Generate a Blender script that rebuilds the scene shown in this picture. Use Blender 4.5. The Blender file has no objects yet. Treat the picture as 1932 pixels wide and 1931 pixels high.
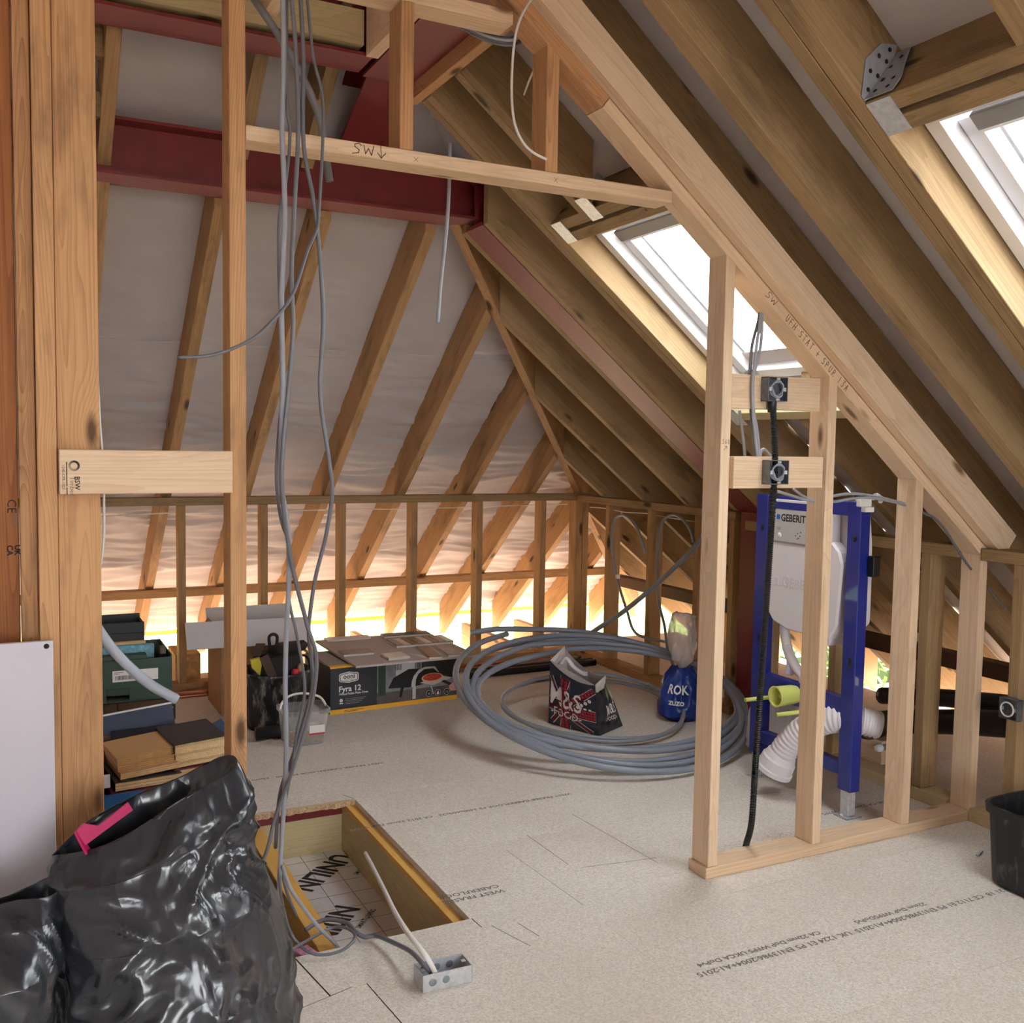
import bpy, bmesh, math, random
from mathutils import Vector, Matrix, noise
V = Vector
scene = bpy.context.scene
COL = scene.collection

# ---------------------------------------------------------------- camera
yaw, pit, rol = math.radians(26.875), math.radians(3.972), math.radians(0.941)
fw = V((math.sin(yaw)*math.cos(pit), math.cos(yaw)*math.cos(pit), -math.sin(pit)))
r0 = V((math.cos(yaw), -math.sin(yaw), 0)); u0 = r0.cross(fw)
cr = r0*math.cos(rol)+u0*math.sin(rol); cu = -r0*math.sin(rol)+u0*math.cos(rol)
cam = bpy.data.cameras.new('camera'); camo = bpy.data.objects.new('camera', cam); COL.objects.link(camo)
cam.sensor_fit = 'HORIZONTAL'; cam.sensor_width = 36.0; cam.lens = 1891.0*36.0/1932.0
cam.clip_start = .05; cam.clip_end = 300
m = Matrix.Identity(4)
for i, a in enumerate((cr, cu, -fw)):
    m.col[i][:3] = a
m.col[3][:3] = (0, 0, 1.45)
camo.matrix_world = m
scene.camera = camo

# ---------------------------------------------------------------- sky, sun, exposure
wd = bpy.data.worlds.new('overcast_sky'); scene.world = wd; wd.use_nodes = True
bg = wd.node_tree.nodes['Background']
bg.inputs[0].default_value = (0.93, 0.97, 1.0, 1); bg.inputs[1].default_value = 9.0
sun = bpy.data.lights.new('sun', 'SUN'); suno = bpy.data.objects.new('sun', sun); COL.objects.link(suno)
sun.energy = 4.5; sun.angle = math.radians(3); sun.color = (1.0, .84, .66)
suno.rotation_euler = (V((-.80, .35, .48))).to_track_quat('Z', 'Y').to_euler()
vs = scene.view_settings
vs.view_transform = 'Standard'; vs.look = 'None'; vs.gamma = 1.0; vs.use_curve_mapping = False; vs.exposure = 0.74
scene.cycles.use_denoising = True
scene.cycles.max_bounces = 8; scene.cycles.diffuse_bounces = 5; scene.cycles.glossy_bounces = 3; scene.cycles.transparent_max_bounces = 16
scene.cycles.sample_clamp_indirect = 6.0; scene.cycles.use_adaptive_sampling = True; scene.cycles.adaptive_threshold = .07; scene.cycles.adaptive_min_samples = 16; scene.cycles.use_light_tree = False; scene.cycles.caustics_reflective = False; scene.cycles.caustics_refractive = False

# ---------------------------------------------------------------- helpers
def lin(r, g, b):
    f = lambda c: ((c/255+.055)/1.055)**2.4 if c/255 > .04045 else c/255/12.92
    return (f(r), f(g), f(b), 1)

WM = {}
def place(o, M, parent=None):
    COL.objects.link(o)
    WM[o.name] = M
    if parent is not None:
        o.parent = parent
        o.matrix_basis = WM[parent.name].inverted() @ M
    else:
        o.matrix_basis = M
    return o

def tag(o, label=None, cat=None, group=None, kind=None):
    if label: o['label'] = label
    if cat: o['category'] = cat
    if group: o['group'] = group
    if kind: o['kind'] = kind
    return o

def empty(name, loc=(0, 0, 0), label=None, cat=None, group=None, kind=None):
    o = bpy.data.objects.new(name, None); o.empty_display_size = .05
    place(o, Matrix.Translation(V(loc)))
    return tag(o, label, cat, group, kind)

def mobj(name, bm, mat, parent=None, M=None, smooth=False):
    me = bpy.data.meshes.new(name)
    bm.normal_update(); bm.to_mesh(me); bm.free()
    if mat is not None:
        for k in (mat if isinstance(mat, (list, tuple)) else [mat]): me.materials.append(k)
    if smooth:
        me.polygons.foreach_set('use_smooth', [True]*len(me.polygons))
    o = bpy.data.objects.new(name, me)
    return place(o, M or Matrix.Identity(4), parent)

def frame(a, b, up=(0, 0, 1)):
    a, b, up = V(a), V(b), V(up)
    x = (b-a).normalized(); z = up-x*up.dot(x)
    if z.length < 1e-4: z = V((0, 1, 0))-x*x.y
    z.normalize(); y = z.cross(x)
    M = Matrix.Identity(4)
    M.col[0][:3] = x; M.col[1][:3] = y; M.col[2][:3] = z; M.col[3][:3] = (a+b)/2
    return M, (b-a).length

def bm_box(bm, sx, sy, sz, c=(0, 0, 0)):
    r = bmesh.ops.create_cube(bm, size=1.0)
    for v in r['verts']:
        v.co = V((v.co.x*sx+c[0], v.co.y*sy+c[1], v.co.z*sz+c[2]))
    return r['verts']

def bev(bm, w, seg=1):
    if w > 0:
        bmesh.ops.bevel(bm, geom=list(bm.edges), offset=w, segments=seg, affect='EDGES', profile=.5)

def cutp(bm, M, cuts):
    Mi = M.inverted()
    for p, n in cuts:
        pl_, nl = Mi @ V(p), (Mi.to_3x3() @ V(n)).normalized()
        g = bm.verts[:]+bm.edges[:]+bm.faces[:]
        r = bmesh.ops.bisect_plane(bm, geom=g, plane_co=pl_, plane_no=nl, clear_outer=True)
        e = [x for x in r['geom_cut'] if isinstance(x, bmesh.types.BMEdge)]
        if e:
            bmesh.ops.holes_fill(bm, edges=e)

def timber(name, a, b, w, h, mat, parent=None, up=(0, 0, 1), cuts=(), bv=.0018):
    """square-edged timber: grain along local X from a to b, w across, h along up"""
    M, L = frame(a, b, up)
    bm = bmesh.new(); bm_box(bm, L, w, h)
    if cuts: cutp(bm, M, cuts)
    bev(bm, bv)
    return mobj(name, bm, mat, parent, M)

def tbox(name, x, y, z, mat, parent=None, bv=.0018, cuts=()):
    """axis-aligned timber, grain along its longest side"""
    s = (x[1]-x[0], y[1]-y[0], z[1]-z[0]); c = V(((x[0]+x[1])/2, (y[0]+y[1])/2, (z[0]+z[1])/2))
    i = max(range(3), key=lambda k: s[k])
    d = V((0, 0, 0)); d[i] = s[i]/2
    if i == 0: return timber(name, c-d, c+d, s[1], s[2], mat, parent, (0, 0, 1), cuts, bv)
    if i == 1: return timber(name, c-d, c+d, s[0], s[2], mat, parent, (0, 0, 1), cuts, bv)
    return timber(name, c-d, c+d, s[0], s[1], mat, parent, (0, 1, 0), cuts, bv)

def box(name, x, y, z, mat, parent=None, bv=.0):
    s = (x[1]-x[0], y[1]-y[0], z[1]-z[0]); c = V(((x[0]+x[1])/2, (y[0]+y[1])/2, (z[0]+z[1])/2))
    bm = bmesh.new(); bm_box(bm, *s); bev(bm, bv)
    return mobj(name, bm, mat, parent, Matrix.Translation(c))

def obox(name, c, sx, sy, sz, rz, mat, parent=None, bv=.0, tilt=None):
    bm = bmesh.new(); bm_box(bm, sx, sy, sz); bev(bm, bv)
    M = Matrix.Translation(V(c)) @ Matrix.Rotation(rz, 4, 'Z')
    if tilt: M = M @ Matrix.Rotation(tilt[0], 4, tilt[1])
    return mobj(name, bm, mat, parent, M)

def ibeam(name, a, b, w, h, tf, tw, mat, parent=None, up=(0, 0, 1), cuts=()):
    M, L = frame(a, b, up)
    W, H, t, s = w/2, h/2, tf, tw/2
    P = [(-W, -H), (W, -H), (W, -H+t), (s, -H+t), (s, H-t), (W, H-t), (W, H), (-W, H), (-W, H-t), (-s, H-t), (-s, -H+t), (-W, -H+t)]
    bm = bmesh.new()
    A = [bm.verts.new((-L/2, y, z)) for y, z in P]; B = [bm.verts.new((L/2, y, z)) for y, z in P]
    bm.faces.new(A[::-1]); bm.faces.new(B)
    for i in range(12):
        j = (i+1) % 12; bm.faces.new((A[i], A[j], B[j], B[i]))
    bmesh.ops.recalc_face_normals(bm, faces=bm.faces[:])
    if cuts: cutp(bm, M, cuts)
    return mobj(name, bm, mat, parent, M)

def crom(P, n=8, closed=False):
    P = [V(p) for p in P]; N = len(P); out = []
    for i in range(N if closed else N-1):
        if closed: p0, p1, p2, p3 = P[(i-1) % N], P[i], P[(i+1) % N], P[(i+2) % N]
        else: p0, p1, p2, p3 = P[max(i-1, 0)], P[i], P[i+1], P[min(i+2, N-1)]
        for k in range(n):
            t = k/n
            out.append(.5*((2*p1)+(p2-p0)*t+(2*p0-5*p1+4*p2-p3)*t*t+(3*p1-p0-3*p2+p3)*t**3))
    if not closed: out.append(P[-1])
    return out

def bm_tube(bm, P, r, sides=10, closed=False, flat=1.0, caps=True):
    """sweep a circle (r may be a list) along points"""
    n = len(P); rings = []; up = None
    for i in range(n):
        if closed: t = P[(i+1) % n]-P[(i-1) % n]
        else: t = P[min(i+1, n-1)]-P[max(i-1, 0)]
        t = t.normalized() if t.length > 1e-9 else V((0, 0, 1))
        if up is None:
            up = V((0, 0, 1)) if abs(t.z) < .9 else V((1, 0, 0))
        up = (up-t*up.dot(t)).normalized(); sd = t.cross(up)
        rr = r[i] if isinstance(r, (list, tuple)) else r
        rings.append([bm.verts.new(P[i]+(up*math.cos(2*math.pi*k/sides)*flat+sd*math.sin(2*math.pi*k/sides))*rr) for k in range(sides)])
    for i in range(n if closed else n-1):
        A, B = rings[i], rings[(i+1) % n]
        for k in range(sides):
            j = (k+1) % sides; bm.faces.new((A[k], A[j], B[j], B[k]))
    if not closed and caps:
        bm.faces.new(rings[0][::-1]); bm.faces.new(rings[-1])

def tube(name, P, r, mat, parent=None, sides=10, closed=False, sub=8, flat=1.0, hollow=False):
    P = crom(P, sub, closed) if sub > 1 else [V(p) for p in P]
    o = P[0].copy(); P = [p-o for p in P]
    bm = bmesh.new()
    bm_tube(bm, P, r, sides, closed, flat, caps=not hollow)
    if hollow:
        bm_tube(bm, P, r*.82, sides, closed, flat, caps=False)
        bmesh.ops.recalc_face_normals(bm, faces=bm.faces[:])
    return mobj(name, bm, mat, parent, Matrix.Translation(o), smooth=True)

def lathe(name, prof, M, mat, parent=None, n=28, smooth=True):
    """revolve (r, z) profile about local Z"""
    bm = bmesh.new(); rings = []
    for r, z in prof:
        if r < 1e-6: rings.append([bm.verts.new((0, 0, z))])
        else: rings.append([bm.verts.new((r*math.cos(2*math.pi*k/n), r*math.sin(2*math.pi*k/n), z)) for k in range(n)])
    for A, B in zip(rings, rings[1:]):
        for k in range(n):
            j = (k+1) % n
            if len(A) == 1 and len(B) == 1: continue
            if len(A) == 1: bm.faces.new((A[0], B[k], B[j]))
            elif len(B) == 1: bm.faces.new((A[k], A[j], B[0]))
            else: bm.faces.new((A[k], A[j], B[j], B[k]))
    bmesh.ops.recalc_face_normals(bm, faces=bm.faces[:])
    return mobj(name, bm, mat, parent, M, smooth)

def prism(name, pts, t, M, mat, parent=None, bv=0.):
    """extrude polygon in local XY by t along +Z"""
    bm = bmesh.new()
    A = [bm.verts.new((x, y, 0)) for x, y in pts]; B = [bm.verts.new((x, y, t)) for x, y in pts]
    bm.faces.new(A[::-1]); bm.faces.new(B); n = len(pts)
    for i in range(n):
        j = (i+1) % n; bm.faces.new((A[i], A[j], B[j], B[i]))
    bmesh.ops.recalc_face_normals(bm, faces=bm.faces[:])
    bev(bm, bv)
    return mobj(name, bm, mat, parent, M)

def axes(o, x, y, z=None):
    """matrix with local axes x, y (z = x cross y) at o"""
    x, y = V(x).normalized(), V(y).normalized(); z = x.cross(y).normalized(); y = z.cross(x)
    M = Matrix.Identity(4)
    M.col[0][:3] = x; M.col[1][:3] = y; M.col[2][:3] = z; M.col[3][:3] = V(o)
    return M

def lettering(s, size, M, mat, parent=None, align='LEFT', name='lettering', sx=1.0, bold=0.0, shear=0.0, ext=0.0):
    cu_ = bpy.data.curves.new('t', 'FONT'); cu_.body = s; cu_.size = size; cu_.align_x = align; cu_.offset = bold; cu_.shear = shear
    cu_.resolution_u = 2; cu_.extrude = ext
    ob = bpy.data.objects.new('t', cu_)
    me = bpy.data.meshes.new_from_object(ob)
    bpy.data.objects.remove(ob); bpy.data.curves.remove(cu_)
    me.name = name; me.materials.clear(); me.materials.append(mat)
    if sx != 1.0:
        for v in me.vertices: v.co.x *= sx
    o = bpy.data.objects.new(name, me)
    return place(o, M, parent)

def strokes(segs, w, M, mat, parent=None, name='pen_note'):
    """hand drawn strokes: list of polylines in local XY"""
    bm = bmesh.new()
    for P in segs:
        for (x0, y0), (x1, y1) in zip(P, P[1:]):
            d = V((x1-x0, y1-y0)); 
            if d.length < 1e-6: continue
            d.normalize(); nx, ny = -d.y*w/2, d.x*w/2; ex, ey = d.x*w/2, d.y*w/2
            q = [bm.verts.new((a, b, 0)) for a, b in ((x0-ex+nx, y0-ey+ny), (x0-ex-nx, y0-ey-ny), (x1+ex-nx, y1+ey-ny), (x1+ex+nx, y1+ey+ny))]
            bm.faces.new(q)
    return mobj(name, bm, mat, parent, M)

# ---------------------------------------------------------------- materials
def newmat(name):
    mt = bpy.data.materials.new(name); mt.use_nodes = True
    nt = mt.node_tree; b = nt.nodes['Principled BSDF']
    return mt, nt, b

def plain(name, c, rough=.5, metal=0., spec=.5, bump=0., bscale=200., var=0., vscale=30., trans=0., alpha=1., coat=0.):
    mt, nt, b = newmat(name)
    N, L = nt.nodes, nt.links
    b.inputs['Base Color'].default_value = c; b.inputs['Roughness'].default_value = rough
    b.inputs['Metallic'].default_value = metal; b.inputs['Specular IOR Level'].default_value = spec
    b.inputs['Transmission Weight'].default_value = trans; b.inputs['Alpha'].default_value = alpha
    b.inputs['Coat Weight'].default_value = coat
    if var or bump:
        tc = N.new('ShaderNodeTexCoord')
    if var:
        n = N.new('ShaderNodeTexNoise'); n.inputs['Scale'].default_value = vscale; n.inputs['Detail'].default_value = 5
        L.new(tc.outputs['Object'], n.inputs['Vector'])
        mx = N.new('ShaderNodeMix'); mx.data_type = 'RGBA'
        mx.inputs[6].default_value = tuple(x*(1-var) for x in c[:3])+(1,); mx.inputs[7].default_value = tuple(min(1, x*(1+var)) for x in c[:3])+(1,)
        cr_ = N.new('ShaderNodeMapRange'); cr_.inputs[1].default_value = .3; cr_.inputs[2].default_value = .7
        L.new(n.outputs['Fac'], cr_.inputs[0]); L.new(cr_.outputs[0], mx.inputs[0]); L.new(mx.outputs[2], b.inputs['Base Color'])
    if bump:
        n2 = N.new('ShaderNodeTexNoise'); n2.inputs['Scale'].default_value = bscale; n2.inputs['Detail'].default_value = 4
        L.new(tc.outputs['Object'], n2.inputs['Vector'])
        bp = N.new('ShaderNodeBump'); bp.inputs['Strength'].default_value = bump; bp.inputs['Distance'].default_value = .01
        L.new(n2.outputs['Fac'], bp.inputs['Height']); L.new(bp.outputs[0], b.inputs['Normal'])
    return mt

def wood(name, light, dark, knot, ring=11., contrast=.55, stain=0., staincol=(30, 25, 20), knots=.5, rough=.72):
    """sawn softwood: contour rings of a stretched noise field, fibre, knots, stains; grain along local X"""
    mt, nt, b = newmat(name); N, L = nt.nodes, nt.links
    def nd(t, **k):
        n = N.new(t)
        for a, v in k.items(): setattr(n, a, v)
        return n
    def mth(op, a, c=None, d=None):
        n = nd('ShaderNodeMath', operation=op)
        for i, v in enumerate((a, c, d)):
            if v is None: continue
            if isinstance(v, (int, float)): n.inputs[i].default_value = v
            else: L.new(v, n.inputs[i])
        return n.outputs[0]
    tc = nd('ShaderNodeTexCoord'); oi = nd('ShaderNodeObjectInfo')
    ad = nd('ShaderNodeVectorMath', operation='ADD'); sc = nd('ShaderNodeVectorMath', operation='SCALE')
    cb = nd('ShaderNodeCombineXYZ'); cb.inputs[0].default_value = 41.; cb.inputs[1].default_value = 7.; cb.inputs[2].default_value = 13.
    L.new(cb.outputs[0], sc.inputs[0]); L.new(oi.outputs['Random'], sc.inputs['Scale'])
    L.new(tc.outputs['Object'], ad.inputs[0]); L.new(sc.outputs[0], ad.inputs[1])
    def scaled(x, y, z):
        n = nd('ShaderNodeVectorMath', operation='MULTIPLY'); n.inputs[1].default_value = (x, y, z); L.new(ad.outputs[0], n.inputs[0]); return n.outputs[0]
    # knots
    vo = nd('ShaderNodeTexVoronoi'); vo.inputs['Scale'].default_value = 1.0; vo.inputs['Randomness'].default_value = .9
    L.new(scaled(2.6, 8., 8.), vo.inputs['Vector'])
    sp = nd('ShaderNodeSeparateColor'); L.new(vo.outputs['Color'], sp.inputs[0])
    on = mth('GREATER_THAN', sp.outputs[0], max(0., 1-1.7*knots))
    kd = nd('ShaderNodeMapRange'); kd.inputs[1].default_value = .07; kd.inputs[2].default_value = .15; kd.inputs[3].default_value = 1; kd.inputs[4].default_value = 0
    L.new(vo.outputs['Distance'], kd.inputs[0])
    kmask = mth('MULTIPLY', kd.outputs[0], on)
    ks = nd('ShaderNodeMapRange'); ks.inputs[1].default_value = .05; ks.inputs[2].default_value = .5; ks.inputs[3].default_value = 1; ks.inputs[4].default_value = 0
    L.new(vo.outputs['Distance'], ks.inputs[0])
    kswell = mth('MULTIPLY', mth('POWER', ks.outputs[0], 2.0), on)
    # rings
    n1 = nd('ShaderNodeTexNoise'); n1.inputs['Scale'].default_value = 1.; n1.inputs['Detail'].default_value = 1.0; n1.inputs['Roughness'].default_value = .4
    L.new(scaled(.38, 9., 9.), n1.inputs['Vector'])
    fld = mth('ADD', mth('MULTIPLY', n1.outputs['Fac'], ring), mth('MULTIPLY', kswell, ring*.16))
    rg = mth('FRACT', fld)
    rg = mth('POWER', rg, 2.5)
    # fibre
    n2 = nd('ShaderNodeTexNoise'); n2.inputs['Scale'].default_value = 1.; n2.inputs['Detail'].default_value = 2
    L.new(scaled(3.5, 190., 190.), n2.inputs['Vector'])
    fb = nd('ShaderNodeMapRange'); fb.inputs[1].default_value = .3; fb.inputs[2].default_value = .75; L.new(n2.outputs['Fac'], fb.inputs[0])
    fac = mth('ADD', mth('MULTIPLY', rg, contrast*.62), mth('MULTIPLY', fb.outputs[0], .42))
    # per piece and slow variation
    n3 = nd('ShaderNodeTexNoise'); n3.inputs['Scale'].default_value = 1.; n3.inputs['Detail'].default_value = 1.5
    L.new(scaled(1.4, 5., 5.), n3.inputs['Vector'])
    fac = mth('ADD', fac, mth('MULTIPLY', mth('SUBTRACT', oi.outputs['Random'], .5), .30))
    fac = mth('ADD', fac, mth('MULTIPLY', mth('SUBTRACT', n3.outputs['Fac'], .5), .45))
    mx = nd('ShaderNodeMix', data_type='RGBA'); mx.inputs[6].default_value = lin(*light); mx.inputs[7].default_value = lin(*dark)
    fc = nd('ShaderNodeClamp'); L.new(fac, fc.inputs[0]); L.new(fc.outputs[0], mx.inputs[0])
    mk = nd('ShaderNodeMix', data_type='RGBA'); mk.inputs[7].default_value = lin(*knot)
    L.new(mx.outputs[2], mk.inputs[6]); L.new(mth('MULTIPLY', kmask, .85), mk.inputs[0])
    out = mk.outputs[2]
    if stain:
        n4 = nd('ShaderNodeTexNoise'); n4.inputs['Scale'].default_value = 1.; n4.inputs['Detail'].default_value = 4; n4.inputs['Roughness'].default_value = .65
        L.new(scaled(2.6, 9., 9.), n4.inputs['Vector'])
        st = nd('ShaderNodeMapRange'); st.inputs[1].default_value = .52; st.inputs[2].default_value = .72; st.inputs[4].default_value = stain; L.new(n4.outputs['Fac'], st.inputs[0])
        ms = nd('ShaderNodeMix', data_type='RGBA'); ms.inputs[7].default_value = lin(*staincol); L.new(out, ms.inputs[6]); L.new(st.outputs[0], ms.inputs[0])
        out = ms.outputs[2]
    L.new(out, b.inputs['Base Color'])
    b.inputs['Roughness'].default_value = rough; b.inputs['Specular IOR Level'].default_value = .3
    return mt

PINE = wood('fresh_pine', (232, 204, 172), (202, 164, 126), (104, 64, 40), ring=22, contrast=.55, knots=.42, stain=.25, staincol=(136, 112, 94))
PINE_OR = wood('aged_orange_pine', (206, 158, 112), (148, 102, 66), (58, 36, 24), ring=40, contrast=.75, knots=.5, stain=.5, staincol=(96, 70, 52))
PINE_DK = wood('dark_orange_pine', (168, 108, 64), (116, 66, 36), (60, 30, 18), ring=34, contrast=.8, knots=.3, stain=.35, staincol=(84, 50, 30))
RAFT = wood('treated_rafter_timber', (172, 144, 106), (130, 104, 70), (44, 34, 26), ring=24, contrast=.55, knots=.32, stain=.45, staincol=(82, 74, 50))
RAFT2 = wood('warm_rafter_timber', (188, 150, 106), (146, 108, 68), (50, 34, 22), ring=24, contrast=.55, knots=.38, stain=.5, staincol=(84, 62, 44))
GREEN = wood('pale_treated_timber', (206, 188, 146), (172, 152, 108), (84, 62, 40), ring=20, contrast=.5, knots=.42, stain=.15, staincol=(128, 118, 78))
DKRAIL = wood('dark_brown_treated_timber', (92, 66, 50), (62, 42, 32), (30, 20, 15), ring=16, contrast=.4, knots=.3)
ROUGHW = wood('weathered_bark_timber', (200, 152, 110), (148, 102, 68), (58, 36, 24), ring=24, contrast=.7, knots=.5, stain=.8, staincol=(70, 46, 32))
YELW = wood('yellow_joist_timber', (224, 176, 96), (202, 148, 66), (110, 66, 30), ring=16, contrast=.3, knots=.2)
RED = plain('red_oxide_steel', lin(124, 42, 43), .45, 0, .45, var=.12, vscale=9, bump=.03, bscale=90)
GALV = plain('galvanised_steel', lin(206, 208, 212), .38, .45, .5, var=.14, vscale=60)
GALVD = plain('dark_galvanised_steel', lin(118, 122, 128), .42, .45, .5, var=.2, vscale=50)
GALVM = plain('bright_galvanised_plate', lin(168, 174, 184), .45, .2, .5, var=.1, vscale=50)
INK = plain('black_ink', lin(40, 32, 28), .8)
INKG = plain('grey_print_ink', lin(120, 114, 110), .9)
WHITEP = plain('white_frame_paint', lin(236, 236, 238), .4)
GREYC = plain('grey_cable_sheath', lin(152, 154, 162), .42)
GREYCD = plain('dark_grey_cable_sheath', lin(108, 108, 114), .42)
WHITEC = plain('white_cable_sheath', lin(226, 222, 216), .45)
BLACKP = plain('black_plastic', lin(22, 24, 26), .42, bump=.02)

def membrane_mat():
    mt, nt, b = newmat('grey_breather_membrane'); N, L = nt.nodes, nt.links
    tc = N.new('ShaderNodeTexCoord'); n = N.new('ShaderNodeTexNoise'); n.inputs['Scale'].default_value = 5; n.inputs['Detail'].default_value = 6
    L.new(tc.outputs['Object'], n.inputs['Vector'])
    mx = N.new('ShaderNodeMix'); mx.data_type = 'RGBA'; mx.inputs[6].default_value = lin(196, 188, 186); mx.inputs[7].default_value = lin(214, 207, 204)
    L.new(n.outputs['Fac'], mx.inputs[0]); L.new(mx.outputs[2], b.inputs['Base Color']); b.inputs['Roughness'].default_value = .62
    b.inputs['Specular IOR Level'].default_value = .35
    return mt
MEMB = membrane_mat()

def chip_mat():
    mt, nt, b = newmat('chipboard'); N, L = nt.nodes, nt.links
    tc = N.new('ShaderNodeTexCoord')
    def nz(s, d, r=.5):
        n = N.new('ShaderNodeTexNoise'); n.inputs['Scale'].default_value = s; n.inputs['Detail'].default_value = d; n.inputs['Roughness'].default_value = r
        L.new(tc.outputs['Object'], n.inputs['Vector']); return n.outputs['Fac']
    def rng(x, a, c, lo=0, hi=1):
        n = N.new('ShaderNodeMapRange'); n.inputs[1].default_value = a; n.inputs[2].default_value = c; n.inputs[3].default_value = lo; n.inputs[4].default_value = hi
        L.new(x, n.inputs[0]); return n.outputs[0]
    def mix(f, a, c):
        n = N.new('ShaderNodeMix'); n.data_type = 'RGBA'
        L.new(f, n.inputs[0])
        for k, v in ((6, a), (7, c)):
            if isinstance(v, tuple): n.inputs[k].default_value = v
            else: L.new(v, n.inputs[k])
        return n.outputs[2]
    c = mix(rng(nz(120, 3, .7), .35, .65), lin(208, 197, 185), lin(236, 228, 218))
    c = mix(rng(nz(330, 2), .60, .68, 0, .7), c, lin(156, 138, 122))
    c = mix(rng(nz(210, 2), .64, .70, 0, .6), c, lin(232, 220, 204))
    c = mix(rng(nz(1.6, 4, .6), .40, .72, 0, .35), c, lin(196, 182, 168))
    c = mix(rng(nz(26, 5, .7), .68, .80, 0, .5), c, lin(134, 120, 108))
    L.new(c, b.inputs['Base Color']); b.inputs['Roughness'].default_value = .8; b.inputs['Specular IOR Level'].default_value = .25
    return mt
CHIP = chip_mat()
CHIPEDGE = plain('raw_chipboard_edge', lin(206, 176, 140), .9, var=.35, vscale=160, bump=.5, bscale=220)

# ================================================================ STRUCTURE
TS = .8; CS = 1/math.sqrt(1+TS*TS); SS = TS*CS
def zR(x): return 1.22+TS*(3.33-x)
def zB(y): return 1.22+TS*(5.73-y)
NR = V((SS, 0, CS)); NB = V((0, SS, CS))
HR = .195

# ---- floor of chipboard sheets
floor = empty('floor', (2, 3, 0), 'chipboard sheet floor with an open hatch down to foil insulation', kind='structure')
HX0, HX1, HY0, HY1 = .56, 1.24, 2.685, 3.815
rows = [-3.2, -2.27, -1.59, -.91, -.23, .45, 1.13, 1.81, 2.49, 3.17, 3.855, 4.535, 5.215, 5.9, 6.28]
random.seed(4)
for i, (y0, y1) in enumerate(zip(rows, rows[1:])):
    xs = [-3.0]; x = -3.0+.6+1.25*(i % 2)+.3*(i % 3)
    while x < 4.3:
        xs.append(x); x += 2.45
    xs.append(4.62)
    for x0, x1 in zip(xs, xs[1:]):
        parts = [(x0, x1, y0, y1)]
        if y0 < HY1 and y1 > HY0:      # sheets cut around the hatch
            parts = []
            a0, a1 = max(y0, HY0), min(y1, HY1)
            for q in ((x0, min(x1, HX0), a0, a1), (max(x0, HX1), x1, a0, a1), (x0, x1, y0, a0), (x0, x1, a1, y1)):
                if q[1]-q[0] > .002 and q[3]-q[2] > .002: parts.append(q)
        for q in parts:
            box('chipboard_sheet', (q[0]+.0004, q[1]-.0004), (q[2]+.0004, q[3]-.0004), (-.022, 0), CHIP, floor)
# ragged far edge of the hatch
random.seed(8)
bm = bmesh.new(); pa, pb = [], []
for k in range(61):
    x = .58+(HX1-.58)*k/60
    e = HY1-.012-.022*abs(noise.noise(V((x*30, 0, 3))))-.006*random.random()
    pa.append((x, e, -.0005)); pb.append((x, e+.008*random.random(), -.0225))
A = [bm.verts.new(p) for p in pa]; B = [bm.verts.new(p) for p in pb]; Cc = [bm.verts.new((p[0], HY1+.002, -.0005)) for p in pa]
for k in range(60):
    bm.faces.new((A[k], A[k+1], Cc[k+1], Cc[k])); bm.faces.new((B[k], B[k+1], A[k+1], A[k]))
mobj('torn_chipboard_edge', bm, CHIPEDGE, floor)
# joists and cavity below the hatch
tbox('joist', (.785, .845), (1.6, 3.865), (-.24, -.0225), YELW, floor)
tbox('joist', (1.203, 1.255), (1.6, 3.865), (-.24, -.0225), GREEN, floor)
tbox('joist', (.34, .40), (1.6, 3.865), (-.24, -.0225), GREEN, floor)
tbox('joist_top_edge', (1.2025, 1.2385), (2.2, 3.862), (-.040, -.0224), YELW, floor, bv=.001)
tbox('header_joist', (.3, 1.4), (3.866, 3.913), (-.24, -.075), GREEN, floor)
box('trimmer_steel', (.3, 1.4), (3.866, 3.99), (-.0745, -.0225), RED, floor)
tbox('header_joist', (.3, 1.4), (1.55, 1.6), (-.24, -.0225), GREEN, floor)

def foil_mat():
    mt, nt, b = newmat('aluminium_foil_facing'); N, L = nt.nodes, nt.links
    b.inputs['Base Color'].default_value = lin(226, 226, 230); b.inputs['Metallic'].default_value = .45; b.inputs['Roughness'].default_value = .38
    tc = N.new('ShaderNodeTexCoord'); n = N.new('ShaderNodeTexNoise'); n.inputs['Scale'].default_value = 18; n.inputs['Detail'].default_value = 8
    L.new(tc.outputs['Object'], n.inputs['Vector']); bp = N.new('ShaderNodeBump'); bp.inputs['Strength'].default_value = .35; bp.inputs['Distance'].default_value = .01
    L.new(n.outputs['Fac'], bp.inputs['Height']); L.new(bp.outputs[0], b.inputs['Normal'])
    return mt
FOIL = foil_mat()
ins = empty('insulation_board', (1.02, 3.2, -.22), 'foil faced insulation board printed UNILIN at the bottom of the floor hatch', 'insulation board')
box('board', (.846, 1.202), (1.62, 3.864), (-.30, -.222), FOIL, ins)
box('board', (.402, .784), (1.62, 3.864), (-.30, -.235), FOIL, ins)
bm = bmesh.new()
for x in (.935, 1.03, 1.125):
    bm_box(bm, .0016, 2.2, .0004, (x-1.02, -.4, 0))
for k in range(14):
    bm_box(bm, .354, .0012, .0004, (.004, .6-.11*k, 0))
mobj('grid_print', bm, INK, ins, Matrix.Translation((1.02, 3.2, -.2216)))
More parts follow.
